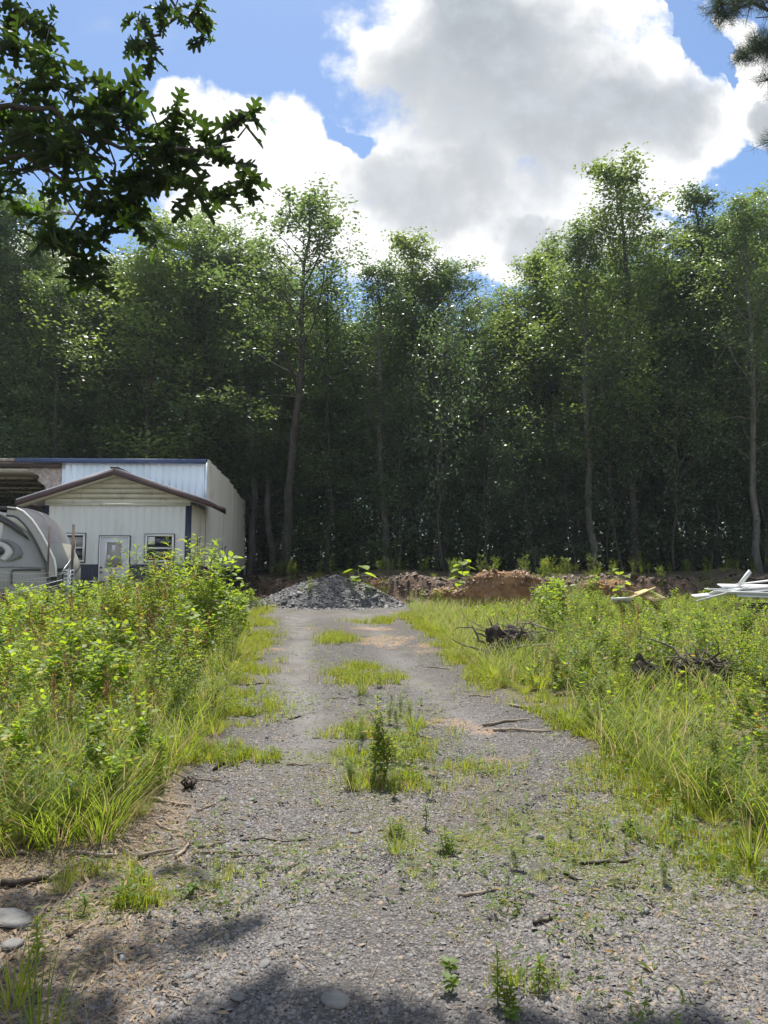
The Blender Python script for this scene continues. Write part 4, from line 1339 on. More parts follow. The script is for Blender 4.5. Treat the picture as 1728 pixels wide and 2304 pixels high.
# main roof
g_ = Geo()
vs_ = [2.0, 4.6, 7.1, 10.85]
for a_, b_ in zip(vs_[:-1], vs_[1:]):
    za_, zb__ = roofz(a_) + .02, roofz(b_) + .02
    g_.add([(-20, a_, za_), (-.04, a_, za_), (-.04, b_, zb__), (-20, b_, zb__), (-20, a_, za_ - .03), (-.04, a_, za_ - .03), (-.04, b_, zb__ - .03), (-20, b_, zb__ - .03)], [[(0, 1, 2, 3), (7, 6, 5, 4), (0, 4, 5, 1), (2, 6, 7, 3)]])
mr = g_.build('main_roof', M['underside'], B)
for k in range(8):
    v = 3.9 + k * .86
    z = roofz(v)
    box_part('purlin', 'purlin', [(-20, -5.13, v, v + .05, z - .11, z - .015)], mr)
box_part('fascia', 'blue_trim', [(-6.55, .03, 1.93, 1.985, 4.70, 4.86)], B)
box_part('bare_fascia', 'insul', [(-20, -6.56, 1.95, 1.99, 4.76, 4.85)], B)
box_part('header_beam', 'purlin', [(-20, -5.05, 2.0, 2.12, 4.56, 4.71)], B)
g_ = Geo(); g_.add([(-20, 2.2, 4.5), (-6.2, 2.2, 4.5), (-5.95, 3.6, 4.46), (-20, 3.6, 4.44), (-20, 2.2, 4.53), (-6.2, 2.2, 4.53), (-5.95, 3.6, 4.49), (-20, 3.6, 4.47)], [[(3, 2, 1, 0), (4, 5, 6, 7), (0, 1, 5, 4), (2, 3, 7, 6)]])
g_.build('roof_liner', M['sheet'], B)
# torn insulation
gx_, gz_ = np.meshgrid(np.linspace(0, 1, 16), np.linspace(0, 1, 14))
wdt = 1.15 * (1 - .75 * gz_ ** .8) * (1 + .1 * np.sin(gz_ * 19))
XX = -5.03 - wdt * gx_; ZZ = 4.55 - 1.15 * gz_; YY = 2.13 + .14 * fbm(gx_ * 5, gz_ * 5, 1.5, 3)
idx = np.arange(gx_.size).reshape(gx_.shape)
FF = np.stack([idx[:-1, :-1], idx[:-1, 1:], idx[1:, 1:], idx[1:, :-1]], -1).reshape(-1, 4)
o = mesh_from('insulation', np.stack([XX, YY, ZZ], -1).reshape(-1, 3), [FF], M['insul'], B)
md = o.modifiers.new('thick', 'SOLIDIFY'); md.thickness = .05
# windows
def window(u0, u1, z0, z1, side=False, v=0.0, blind=False):
    w_ = u1 - u0; h = z1 - z0
    root = empty('window', (0, 0, 0)); root.parent = B
    if side:
        root.location = (v, u0, z0); root.rotation_euler = (0, 0, pi / 2)
    else:
        root.location = (u0, v, z0)
    def P(name, m, bs):
        return box_part(name, m, bs, root)
    f = .018
    P('seal', 'black_seal', [(0, w_, -f - .012, -f, 0, .025), (0, w_, -f - .012, -f, h - .025, h), (0, .025, -f - .012, -f, .025, h - .025), (w_ - .025, w_, -f - .012, -f, .025, h - .025)])
    t = .085
    P('frame', 'white_trim', [(.027, w_ - .027, -.065, -f, .027, t), (.027, w_ - .027, -.065, -f, h - t, h - .027), (.027, t, -.065, -f, t, h - t), (w_ - t, w_ - .027, -.065, -f, t, h - t), (t, w_ - t, -.05, -f, h * .5 - .025, h * .5 + .025)])
    P('glass', 'glass', [(t, w_ - t, -.030, -.024, t, h * .5 - .027)])
    P('glass', 'glass', [(t, w_ - t, -.036, -.030, h * .5 + .027, h - t)])
    if blind:
        P('blind', 'frosted', [(t + .02, w_ - t - .01, -.044, -.038, h * .5 + .03, h - t - .05)])
    else:
        P('paper', 'paper', [(t + .02, t + .24, -.042, -.038, h * .5 + .12, h - t - .02)]) if not side else None


window(-1.42, -.47, 1.18, 2.11)
window(-4.2, -3.26, 1.18, 2.13, blind=True)
window(.55, 1.35, 1.18, 2.11, True, .0)
window(5.3, 5.95, 1.14, 2.02, True, .02)
# door
D = empty('door', (-2.86, 0, 0)); D.parent = B
dw = 1.0
box_part('door_seal', 'black_seal', [(0, .03, -.04, -.02, -.05, 2.05), (dw - .03, dw, -.04, -.02, -.05, 2.05), (.03, dw - .03, -.04, -.02, 2.02, 2.05)], D)
box_part('door_frame', 'white_trim', [(.032, .07, -.06, -.0, -.05, 2.018), (dw - .07, dw - .032, -.06, -.0, -.05, 2.018), (.07, dw - .07, -.06, -.0, 1.975, 2.018)], D)
box_part('door_panel', 'door_white', [(.072, dw - .072, -.045, -.0, -.03, 1.97)], D)
box_part('glass_frame', 'white_trim', [(.22, dw - .22, -.062, -.046, .98, 1.03), (.22, dw - .22, -.062, -.046, 1.82, 1.87), (.22, .27, -.062, -.046, 1.03, 1.82), (dw - .27, dw - .22, -.062, -.046, 1.03, 1.82)], D)
box_part('glass', 'frosted', [(.272, dw - .272, -.052, -.046, 1.032, 1.818)], D)
box_part('notice', 'paper', [(.43, .53, -.056, -.053, 1.48, 1.74)], D)
box_part('notice', 'paper', [(.30, .38, -.056, -.053, 1.28, 1.42)], D)
for z in (.98 - .1, 1.0 + .03 - .0):
    g_ = Geo(); th = np.linspace(0, 2 * pi, 9)[:-1]
    g_.tube([(.115, -.046, z), (.115, -.075, z), (.115, -.078, z), (.115, -.11, z)], [.016, .016, .03, .026], 10)
    g_.build('handle' if z < 1 else 'lock', M['black_seal'], D)

# dark wheelbarrow-like bins beside door hidden behind weeds: a low black tub
q = at(205, 1330, 20.8)
t_ = empty('black_tub', (q[0], 20.8, gz(q[0], 20.8)), 0, 'round black plastic tub standing below the left window behind the weeds', 'tub')
g_ = Geo(); g_.tube([(0, 0, .02), (0, 0, .3), (0, 0, .62), (0, 0, .66)], [.27, .31, .35, .37], 20); g_.build('tub_body', M['black_seal'], t_)
g_ = Geo(); a = np.linspace(0, 2 * pi, 25); g_.tube(np.stack([np.cos(a) * .37, np.sin(a) * .37, 0 * a + .66], -1), .015, 5, False); g_.build('tub_rim', M['navy'], t_)

# ---------------------------------------------------------------- camper
T = empty('camper_trailer', (-8.0, 17.0, gz(-8, 17)), 0, 'grey and white camper trailer with rounded glossy nose parked by the building', 'trailer')
tz = T.location[2]
wv_ = nrm(np.array([-.42, 2.33, 0])); lv = np.array([wv_[1], -wv_[0], 0])
prof = [(-8.95, 3.345), (-8.76, 3.325), (-8.605, 3.25), (-8.41, 3.056), (-8.285, 2.88), (-8.157, 2.673), (-8.055, 2.48), (-7.965, 2.29), (-7.875, 2.11), (-7.83, 1.9), (-7.82, 1.7), (-7.84, 1.45), (-7.9, 1.25)]
pr = np.array([((x + 8.0) / lv[0], z - tz) for x, z in prof])
WID = 2.4
def tp(l, s, z): return lv * l + wv_ * s + np.array([0, 0, z])
# side walls
LB = -7.5
def side_poly(inset, s):
    c = pr.copy(); nn_ = np.gradient(c, axis=0); nn_ = np.stack([-nn_[:, 1], nn_[:, 0]], -1); nn_ /= np.linalg.norm(nn_, axis=1)[:, None]
    c = c - np.sign(1) * nn_ * (-inset) * -1 if False else c + nn_ * (-inset)
    return c
def inset(c, dlt):
    g0 = np.gradient(c, axis=0); n_ = np.stack([g0[:, 1], -g0[:, 0]], -1); n_ /= np.linalg.norm(n_, axis=1)[:, None]
    n_[n_[:, 0] > 0] *= -1
    return c + n_ * dlt
inner = inset(pr, .2)
inner = inner[inner[:, 1] > .48]
def slab(name, poly, s0, s1, m, parent):
    poly = np.asarray(poly); n = len(poly)
    V = [tp(l, s0, z) for l, z in poly] + [tp(l, s1, z) for l, z in poly]
    g_ = Geo(); F4 = [(i, (i + 1) % n, n + (i + 1) % n, n + i) for i in range(n)]
    if n == 4: g_.add(V, [F4 + [(3, 2, 1, 0), (4, 5, 6, 7)]])
    else: g_.add(V, [F4, [tuple(range(n))[::-1]], [tuple(range(n, 2 * n))]])
    return g_.build(name, M[m] if isinstance(m, str) else m, parent)
top_z = pr[0][1]
slab('body', [(LB, .42), (LB, top_z - .06)] + [(l, min(z, top_z - .06)) for l, z in inner[::1]] + [(inner[-1][0], .42)], .02, WID - .02, 'camper_side', T)
# rounded cap lofted across the width
ns, npf = 15, len(pr)
capv = []
g0 = np.gradient(pr, axis=0); nrm2 = np.stack([-g0[:, 1], g0[:, 0]], -1); nrm2 /= np.linalg.norm(nrm2, axis=1)[:, None]
for i in range(ns):
    s = i / (ns - 1); bul = .22 * (sin(pi * s)) ** .75
    for j in range(npf):
        k = sin(pi * (j / (npf - 1)) ** .8)
        o_ = nrm2[j] * bul * (.35 + .65 * k)
        capv.append(tp(pr[j][0] + o_[0], s * WID, pr[j][1] + abs(o_[1]) * .6))
capF = lambda j0, j1: [(i * npf + j, (i + 1) * npf + j, (i + 1) * npf + j + 1, i * npf + j + 1) for i in range(ns - 1) for j in range(j0, j1)]
V2 = np.array(capv).reshape(ns, npf, 3)
def nose_piece(name, i0, i1, j0, j1, m):
    S = V2[i0:i1 + 1, j0:j1 + 1]; a, b = S.shape[:2]
    mesh_from(name, S.reshape(-1, 3), [[(i * b + j, (i + 1) * b + j, (i + 1) * b + j + 1, i * b + j + 1) for i in range(a - 1) for j in range(b - 1)]], M[m], T, True)
nose_piece('nose_upper', 0, 14, 0, 6, 'camper_gloss')
nose_piece('nose_lower', 4, 14, 6, 12, 'camper_beige')
nose_piece('nose_corner', 0, 4, 6, 9, 'camper_grey')
nose_piece('nose_underside', 0, 4, 9, 12, 'camper_dark')
# decal bands on the nose
def nose_band(path, wd, m, off=.012, name='nose_stripe'):
    VV = []
    for (i, j) in path:
        i0 = int(i); j0 = int(j); fi, fj = i - i0, j - j0
        i1 = min(i0 + 1, ns - 1); j1 = min(j0 + 1, npf - 1)
        f_ = lambda a, b: (V2[a, b])
        c_ = (f_(i0, j0) * (1 - fi) + f_(i1, j0) * fi) * (1 - fj) + (f_(i0, j1) * (1 - fi) + f_(i1, j1) * fi) * fj
        VV.append(c_ + lv * off + np.array([0, 0, off]))
    VV = np.array(VV); g_ = Geo()
    n = len(VV); up_ = np.array([0, 0, 1.]) * wd
    A_ = np.concatenate([VV, VV + up_ * np.linspace(.3, 1, n)[:, None], VV - lv * .01, VV - lv * .01 + up_ * np.linspace(.3, 1, n)[:, None]])
    g_.add(A_, [[(k, k + 1, n + k + 1, n + k) for k in range(n - 1)] + [(n + k, n + k + 1, 3 * n + k + 1, 3 * n + k) for k in range(n - 1)]])
    g_.build(name, M[m], T)
nose_band([(t * 13 + .5, 10.5 - 4.5 * t ** .7) for t in np.linspace(0, 1, 14)], .22, 'camper_grey')
nose_band([(t * 11 + 2.5, 11.0 - 3.0 * t ** .9) for t in np.linspace(0, 1, 14)], .1, 'camper_dark')
# edge mouldings
for off, m, r_, nm in ((0, 'white_trim', .024, 'edge_moulding'), (.2, 'camper_dark', .022, 'side_seal')):
    c_ = inset(pr, off) if off else pr
    c_ = c_[:11]
    g_ = Geo(); g_.tube([tp(l, -.012, z) for l, z in c_], r_, 8); g_.build(nm, M[m], T, True)
c1, c2 = inset(pr, .03), inset(pr, .19)
g_ = Geo(); n = 11
V = [tp(l, -.005, z) for l, z in c1[:n]] + [tp(l, -.005, z) for l, z in c2[:n]] + [tp(l, .02, z) for l, z in c1[:n]] + [tp(l, .02, z) for l, z in c2[:n]]
g_.add(V, [[(k, k + 1, n + k + 1, n + k) for k in range(n - 1)] + [(2 * n + k, 3 * n + k, 3 * n + k + 1, 2 * n + k + 1) for k in range(n - 1)]])
g_.build('edge_panel', M['camper_side'], T)
def swoosh(name, top, bot, m, s=-.0):
    """filled strip between two polylines given in camera px,py on the near side plane"""
    def loc(px, py):
        r = ray(px, py); # intersect with side plane (s = s0)
        O = np.array([-8.0, 17.0, tz]) + wv_ * (s - .0)
        t = ((O - np.array([0, 0, EYE])) @ wv_) / (r @ wv_)
        return np.array([0, 0, EYE]) + r * t - np.array([-8.0, 17.0, tz])
    A_ = [loc(*p) for p in top]; B_ = [loc(*p) for p in bot]; n = len(A_)
    A2 = [a + wv_ * .012 for a in A_]; B2 = [a + wv_ * .012 for a in B_]
    g_ = Geo(); g_.add(A_ + B_ + A2 + B2, [[(k, k + 1, n + k + 1, n + k) for k in range(n - 1)] + [(k, 2 * n + k, 2 * n + k + 1, k + 1) for k in range(n - 1)] + [(n + k, n + k + 1, 3 * n + k + 1, 3 * n + k) for k in range(n - 1)]])
    g_.build(name, M[m], T)
c5 = lambda L: [(x / 8.295, 1100 + y / 8.295) for x, y in L]
swoosh('light_flash', c5([(-300, 330), (60, 440), (300, 455), (480, 600), (600, 740), (650, 830)]), c5([(-300, 345), (60, 500), (300, 650), (480, 780), (570, 815), (650, 832)]), 'camper_light', -.004)
swoosh('dark_flash', c5([(-400, 380), (0, 500), (200, 600), (400, 760), (560, 960)]), c5([(-400, 600), (0, 620), (150, 690), (350, 830), (560, 962)]), 'camper_dark', -.008)
swoosh('grey_swirl', c5([(0, 930), (150, 950), (280, 1000), (380, 1080), (435, 1200), (400, 1290), (250, 1340), (120, 1350)]), c5([(0, 960), (120, 1000), (200, 1060), (240, 1120), (250, 1170), (230, 1230), (180, 1290), (110, 1345)]), 'camper_grey', -.004)
swoosh('pale_swirl', c5([(-60, 965), (60, 1000), (150, 1050), (215, 1110), (245, 1180), (200, 1270), (100, 1345)]), c5([(-60, 1060), (20, 1080), (60, 1110), (90, 1150), (90, 1190), (60, 1230), (0, 1300)]), 'camper_light', -.006)
swoosh('round_vent', c5([(-40, 1090), (20, 1080), (60, 1110), (88, 1160)]), c5([(-40, 1240), (20, 1230), (60, 1210), (88, 1165)]), 'camper_dark', -.010)
swoosh('hatch_seal', c5([(200, 1780), (205, 1560), (235, 1500), (500, 1490), (760, 1495)]), c5([(228, 1780), (232, 1575), (250, 1530), (500, 1525), (760, 1528)]), 'camper_dark', -.006)
swoosh('belt_line', c5([(-200, 1460), (200, 1445), (870, 1470)]), c5([(-200, 1475), (200, 1460), (870, 1482)]), 'camper_grey', -.006)
slab('skirt', [(LB, .2), (LB, .44), (pr[-1][0] - .15, .44), (pr[-1][0] - .15, .2)], .05, WID - .05, 'camper_dark', T)
slab('roof_cap', [(LB, top_z - .058), (LB, top_z + .02), (pr[1][0], top_z + .02), (pr[1][0], top_z - .058)], -.03, WID + .03, 'camper_dark', T)
for s in (0.05, WID - .25):
    for l in (-4.2, -5.1):
        g_ = Geo(); c_ = tp(l, s, .32); g_.tube([c_, c_ + wv_ * .2], .32, 20); g_.build('wheel', M['black_seal'], T)

# ---------------------------------------------------------------- wire fence
FZ = empty('wire_fence', (-6.3, 14.0, gz(-6.3, 14)), 0, 'sagging wire mesh fence with two rusty posts in front of the camper', 'fence')
fo = np.array(FZ.location)
def fpost(px, pyt, Yd, r_):
    a = at(px, pyt, Yd); zb_ = gz(a[0], Yd) - .1
    g_ = Geo(); x, y = a[0] - fo[0], Yd - fo[1]
    g_.box(x - r_, x + r_, y - .006, y + .006, zb_ - fo[2], a[2] - fo[2]); g_.box(x - .006, x + .006, y - r_, y + .02, zb_ - fo[2], a[2] - fo[2] - .002)
    g_.build('post', M['post'], FZ)
fpost(166, 1180, 13.5, .024); fpost(112, 1183, 15.0, .02)
fpost(-60, 1200, 14.6, .02)
# corner roll of mesh
a = at(156, 1283, 13.4); g_ = Geo()
zt = a[2] - fo[2]; zb_ = gz(a[0], 13.4) - fo[2]
th = np.linspace(0, 2 * pi * 3, 60)
for z in np.linspace(zb_, zt, 16):
    rr = .05 + .05 * th / th[-1]
    g_.tube(np.stack([a[0] - fo[0] + np.cos(th) * rr, 13.4 - fo[1] + np.sin(th) * rr, z + .01 * np.sin(th)], -1), .004, 3, False)
for t in range(14):
    aa = t * .45; g_.tube([(a[0] - fo[0] + .09 * cos(aa), 13.4 - fo[1] + .09 * sin(aa), zb_), (a[0] - fo[0] + .09 * cos(aa + .2), 13.4 - fo[1] + .09 * sin(aa + .2), zt)], .004, 3, False)
g_.tube([(a[0] - fo[0], 13.4 - fo[1], zb_), (a[0] - fo[0], 13.4 - fo[1], zt + .03)], .03, 8)
g_.build('mesh_roll', M['steel'], FZ)
g_ = Geo()
A_ = at(156, 1290, 13.4); Bn = at(-160, 1276, 14.6)
for k in range(9):
    za_ = A_[2] - k * .15; zb2 = Bn[2] - k * .15
    t = np.linspace(0, 1, 14)
    pts = np.stack([A_[0] + (Bn[0] - A_[0]) * t, 13.4 + 1.2 * t, za_ + (zb2 - za_) * t - .05 * np.sin(pi * t) + .015 * np.sin(t * 17 + k)], -1) - fo
    g_.tube(pts, .0045, 3, False)
for k in range(40):
    t = k / 40; x = A_[0] + (Bn[0] - A_[0]) * t; y = 13.4 + 1.2 * t; z = A_[2] + (Bn[2] - A_[2]) * t - .05 * sin(pi * t)
    g_.tube(np.array([(x, y, z), (x, y, z - 1.2)]) - fo, .002, 3, False)
for (a1, a2) in (((156, 1286), (60, 1305)), ((156, 1300), (-40, 1345)), ((150, 1312), (20, 1335))):
    p1, p2 = at(*a1, 13.4), at(*a2, 12.4); g_.tube([p1 - fo, (p1 + p2) / 2 - fo + [0, 0, -.03], p2 - fo], .005, 3, False)
g_.build('wire_mesh', M['steel'], FZ)

# ---------------------------------------------------------------- debris on the right
def plank(A_, B_, wd, th_, label, m='pvc', group=None, tilt=0.0, cat='board', name='board'):
    A_, B_ = np.array(A_, float), np.array(B_, float); c_ = (A_ + B_) / 2; d_ = B_ - A_; L = np.linalg.norm(d_); d_ /= L
    s_ = nrm(np.cross(d_, [0, 0, 1.])); u_ = np.cross(s_, d_)
    s2_ = s_ * cos(tilt) + u_ * sin(tilt); u2 = -s_ * sin(tilt) + u_ * cos(tilt)
    g_ = Geo(); V = [d_ * a * L / 2 + s2_ * b * wd / 2 + u2 * c * th_ / 2 for c in (-1, 1) for b in (-1, 1) for a in (-1, 1)]
    g_.add(V, [[(0, 2, 3, 1), (4, 5, 7, 6), (0, 1, 5, 4), (2, 6, 7, 3), (0, 4, 6, 2), (1, 3, 7, 5)]])
    o = g_.build(name, M[m], None); o.location = c_
    tag(o, label, cat, group)


DB = 14.6
for i, (a1, a2, dy, wd, lab) in enumerate([((1560, 1342), (1790, 1318), 0, .16, 'a'), ((1590, 1325), (1800, 1330), .15, .16, 'a'), ((1600, 1333), (1820, 1340), -.2, .2, 'a'), ((1620, 1318), (1840, 1322), .3, .2, 'a'),
                                           ((1660, 1315), (1860, 1290), .25, .14, 'a'), ((1570, 1352), (1680, 1322), -.35, .12, 'a'), ((1655, 1338), (1850, 1346), -.1, .2, 'a'), ((1640, 1327), (1830, 1312), .1, .18, 'a')]):
    plank(at(*a1, DB + dy), at(*a2, DB + dy + .3), wd, .028, 'long white plastic siding board in the pile at the right edge', 'pvc', 'white boards piled in the right weeds', .3 * ((i % 3) - 1))
plank(at(1662, 1318, DB + .1), at(1688, 1285, DB + .1), .085, .03, 'short white board sticking up from the white pile', 'pvc', None, 1.2)
q = at(1740, 1352, DB + .1)
g_ = Geo(); g_.box(-.9, .9, -.3, .3, 0, max(.2, q[2] - gz(q[0], DB) - .05)); o = g_.build('pallet_block', M['wood_dark']); o.location = (q[0] + .3, DB + .2, gz(q[0], DB)); tag(o, 'dark wooden block carrying the white board pile', 'block')
plank(at(1405, 1352, 14.6), at(1450, 1331, 15.2), .55, .03, 'tan sheet of board leaning in the right weeds, left one', 'card', None, .35, 'board', 'panel')
plank(at(1440, 1330, 15.0), at(1485, 1350, 14.7), .5, .03, 'tan sheet of board tilted to the right beside the other', 'card', None, -.15, 'board', 'panel')
plank(at(1375, 1352, 14.5), at(1420, 1350, 14.4), .42, .03, 'white foam slab lying low in the right weeds', 'pvc', None, .25, 'foam slab', 'foam_slab')
plank(at(1400, 1329, 15.3), at(1490, 1340, 15.4), .1, .04, 'grey weathered plank on top of the tan sheets', 'wood_grey', None, 0)

# ---------------------------------------------------------------- woodland trees
def tree_geo(seed, H=17.0, cb=.25, R=2.6, nleaf=9000, ls=.15, limbs=38, top=1.0, tr=.16, forky=.0, clump=.42):
    r = np.random.default_rng(seed)
    tg, lg = Geo(), Geo()
    t = np.linspace(0, 1, 14)
    wx = np.cumsum(r.normal(0, .09, 14)); wy = np.cumsum(r.normal(0, .09, 14)); wx -= wx[0]; wy -= wy[0]
    tp_ = np.stack([wx, wy, H * t], -1)
    tg.tube(tp_, tr * (1 - t) ** .75 + .018, 9)
    cents = []
    for i in range(limbs):
        ti = cb + (0.985 - cb) * ((i + r.random()) / limbs) ** .85
        s = (ti - cb) / (1 - cb)
        prof_ = (1 - s) ** .5 * (.45 + .55 * min(1, s * 3.5)) * top + .12
        L = R * prof_ * r.uniform(.6, 1.2)
        a = i * 2.399 + r.normal(0, .35)
        el = r.uniform(.25, .75) + .5 * s
        p0 = np.array([np.interp(ti, t, tp_[:, k]) for k in range(3)])
        d_ = np.array([cos(a) * cos(el), sin(a) * cos(el), sin(el)])
        pts = [p0]
        for k in range(4):
            d_ = nrm(d_ + r.normal(0, .16, 3) + [0, 0, .05]); pts.append(pts[-1] + d_ * L / 4)
        pts = np.array(pts); rr = .008 + .010 * L
        tg.tube(pts, [rr, rr * .8, rr * .6, rr * .4, rr * .2], 5, False)
        cents.append((pts[4], 1.0)); cents.append((pts[3], .8))
        for k in range(5):
            j = r.integers(1, 5); b = pts[j]; dd_ = nrm(d_ + r.normal(0, .75, 3)); l2 = L * r.uniform(.2, .42)
            e_ = b + dd_ * l2
            tg.tube([b, (b + e_) / 2 + r.normal(0, .03, 3), e_], [rr * .35, rr * .25, .004], 3, False)
            cents.append((e_, r.uniform(.5, 1.2)))
    cents.append((tp_[-1], 1.0)); cents.append((tp_[-2], 1.0))
    C_ = np.array([c[0] for c in cents]); W_ = np.array([c[1] for c in cents])
    W_ = W_ * r.uniform(.35, 1.5, len(W_))
    W_ /= W_.sum()
    k = r.choice(len(C_), nleaf, p=W_)
    sg_ = clump * np.interp(C_[k][:, 2] / H, [cb, .8, 1], [1.0, .9, .6])
    P = C_[k] + r.normal(0, 1, (nleaf, 3)) * sg_[:, None] * [1, 1, .62]
    a = r.uniform(0, 2 * pi, nleaf)
    d_ = np.stack([np.cos(a), np.sin(a), r.uniform(-.7, .35, nleaf)], -1)
    up = nrm(np.stack([r.normal(0, .7, nleaf), r.normal(0, .7, nleaf), np.ones(nleaf)], -1))
    scatter(lg, *LEAF_Q, P, d_, up, ls * r.uniform(.65, 1.3, nleaf))
    return tg, lg


HT = {}


def proto_tree(kind, m, bm_, **kw):
    root = empty(kind, (0, 0, 0), 0, 'x', 'tree')
    tg, lg = tree_geo(**kw)
    HT[root.name] = float(np.percentile(lg.arrays()[0][:, 2], 99.7))
    tg.build('trunk', M[bm_], root, True)
    lg.build('crown', M[m], root)
    return root


TR = [proto_tree('woodland_tree', 'tree_leaf_light', 'bark', seed=1, cb=.22, R=4.03, nleaf=14016, ls=0.162, clump=0.41),
      proto_tree('woodland_tree', 'tree_leaf', 'bark', seed=2, cb=.1, R=3.66, nleaf=15350, ls=0.157, clump=0.41),
      proto_tree('woodland_tree', 'tree_leaf_dark', 'bark', seed=3, cb=.12, R=3.78, nleaf=15350, ls=0.157, clump=0.41),
      proto_tree('woodland_tree', 'tree_leaf', 'bark_pale', seed=4, cb=.26, R=3.54, nleaf=12680, ls=0.153, clump=0.39),
      proto_tree('woodland_tree', 'tree_leaf_dark', 'bark_pale', seed=5, cb=.25, R=3.29, nleaf=11345, ls=0.153, limbs=34, clump=0.39),
      proto_tree('woodland_tree', 'tree_leaf_light', 'bark_pale', seed=6, cb=.08, R=3.42, nleaf=15350, ls=0.157, clump=0.41),
      proto_tree('sparse_tree', 'tree_leaf', 'bark', seed=7, cb=.38, R=4.27, nleaf=7673, ls=0.162, limbs=30, clump=0.34),
      proto_tree('narrow_tree', 'tree_leaf_dark', 'bark', seed=8, cb=.2, R=2.44, nleaf=8675, ls=0.147, limbs=34, clump=0.33)]
SAP = [proto_tree('understorey_tree', 'tree_leaf', 'bark', seed=21, H=6, cb=.06, R=1.9, nleaf=3264, ls=0.139, limbs=24, tr=.045, clump=0.34),
       proto_tree('understorey_tree', 'tree_leaf_dark', 'bark', seed=22, H=6, cb=.08, R=2.1, nleaf=3264, ls=0.147, limbs=22, tr=.045, clump=0.37),
       proto_tree('understorey_tree', 'tree_leaf_light', 'bark', seed=23, H=6, cb=.05, R=1.7, nleaf=2611, ls=0.147, limbs=20, tr=.04, clump=0.33)]


def put_tree(proto, pxb, pytop, Yd, label, rz=0.0, wide=1.0, group=None, H0=17.0):
    a = at(pxb, 1290, Yd); x = a[0]; z = gz(x, Yd) - .15
    top = at(pxb, pytop + 24, Yd)[2]
    s = (top - z) / HT[proto.name]
    o = place(proto, x, Yd, z, 1.0, rz, label, group)
    sx = wide * (s ** .5) * 1.08
    o.scale = (sx, sx, s)
    return o


FRONT = [  # proto, px, top row, depth, label, width
    (2, -40, 380, 30, 'full crowned tree at the left picture edge rising beside the oak branch', 1.1),
    (0, 35, 415, 31, 'tall tree at the far left with its rounded top against the blue sky', .9),
    (1, 110, 600, 29, 'lower leafy tree in the dip right of the far left tree', 1.0),
    (3, 215, 560, 31, 'leafy tree left of the open crowned pair behind the building', 1.0),
    (0, 315, 465, 30, 'tall tree with light green crown just right behind the oak branch', 1.1),
    (6, 385, 450, 31, 'open crowned tree with grey trunk behind the building', 1.0),
    (0, 455, 470, 33, 'light leaved tree above the right end of the building', 1.0),
    (3, 560, 520, 33, 'leafy tree just left of the tall open crowned centre tree', 1.0),
    (6, 645, 432, 29, 'tall open crowned tree left of centre with visible dark trunk', 1.15),
    (1, 735, 600, 30, 'lower tree in the dip right of the tall open crowned tree', .9),
    (4, 875, 560, 29, 'centre tree with forked dark trunk rising behind the clay bank', 1.0),
    (0, 925, 510, 32, 'pointed light crowned tree at the centre of the wood edge', .95),
    (3, 1010, 560, 31, 'narrow light crowned tree right of the centre peak', .9),
    (1, 1075, 660, 33, 'short tree at the lowest dip of the tree line', .9),
    (2, 1135, 625, 34, 'dark tree right of the lowest dip', .9),
    (0, 1205, 560, 31, 'leafy tree where the tree line climbs to the right', 1.0),
    (5, 1270, 520, 32, 'leafy tree second step of the climbing tree line', 1.0),
    (3, 1330, 480, 27.5, 'tall tree with slim pale trunk left of the tallest tree', .9),
    (0, 1425, 340, 27.5, 'tallest tree of the wood, narrow open crown above the rest', .95),
    (7, 1500, 500, 30, 'slim tree filling in right of the tallest tree', 1.1),
    (7, 1595, 402, 29, 'dark narrow pointed tree right of the tallest tree', 1.1),
    (2, 1555, 560, 28, 'dark dense tree below the narrow pointed top at right', 1.0),
    (1, 1665, 460, 30, 'rounded light tree near the right picture edge', 1.0),
    (3, 1712, 415, 26, 'tree with tall bare pale trunk at the right picture edge', .75),
    (0, 1790, 400, 30, 'leafy tree just beyond the right picture edge', 1.1),
    (2, -130, 420, 31, 'leafy tree just beyond the left picture edge', 1.1),
]
for i, (k, px, pt, Yd, lab, wd) in enumerate(FRONT):
    put_tree(TR[k], px, pt, Yd, lab, i * 1.7, wd)
TL = 'trees deep in the woods behind the clearing'
LM = [(-400, 'left of the picture edge'), (0, 'behind the far left tree'), (110, 'behind the dip at the far left'), (215, 'behind the left end of the building'), (315, 'behind the porch gable'), (400, 'behind the right half of the building'), (480, 'behind the building corner'),
      (560, 'left of the open crowned tree'), (645, 'behind the open crowned tree'), (735, 'behind the gravel heap'), (800, 'right of the gravel heap'), (875, 'behind the forked centre tree'), (940, 'behind the centre peak'), (1010, 'right of the centre peak'), (1090, 'at the lowest dip'),
      (1135, 'above the large clay clump'), (1205, 'where the tree line climbs'), (1270, 'on the climbing tree line'), (1330, 'behind the slim pale trunk'), (1425, 'behind the tallest tree'), (1500, 'right of the tallest tree'), (1595, 'behind the narrow pointed tree'), (1665, 'above the white boards'), (1728, 'behind the bare pale trunk at right'), (1900, 'right of the picture edge')]
def landmark(px): return min(LM, key=lambda q: abs(q[0] - px))[1]
ORD = ['second', 'third', 'fourth', 'fifth', 'sixth']
tl_px = [-300, 0, 60, 110, 150, 300, 420, 480, 560, 640, 720, 770, 850, 925, 1010, 1060, 1090, 1150, 1250, 1350, 1425, 1500, 1600, 1728, 2100]
tl_py = [430, 430, 520, 600, 560, 480, 470, 490, 510, 480, 590, 610, 580, 560, 590, 650, 670, 630, 560, 500, 440, 500, 450, 440, 420]
KIND = ['light green', 'mid green', 'dark leaved', 'pale trunked', '', 'pale trunked light green']
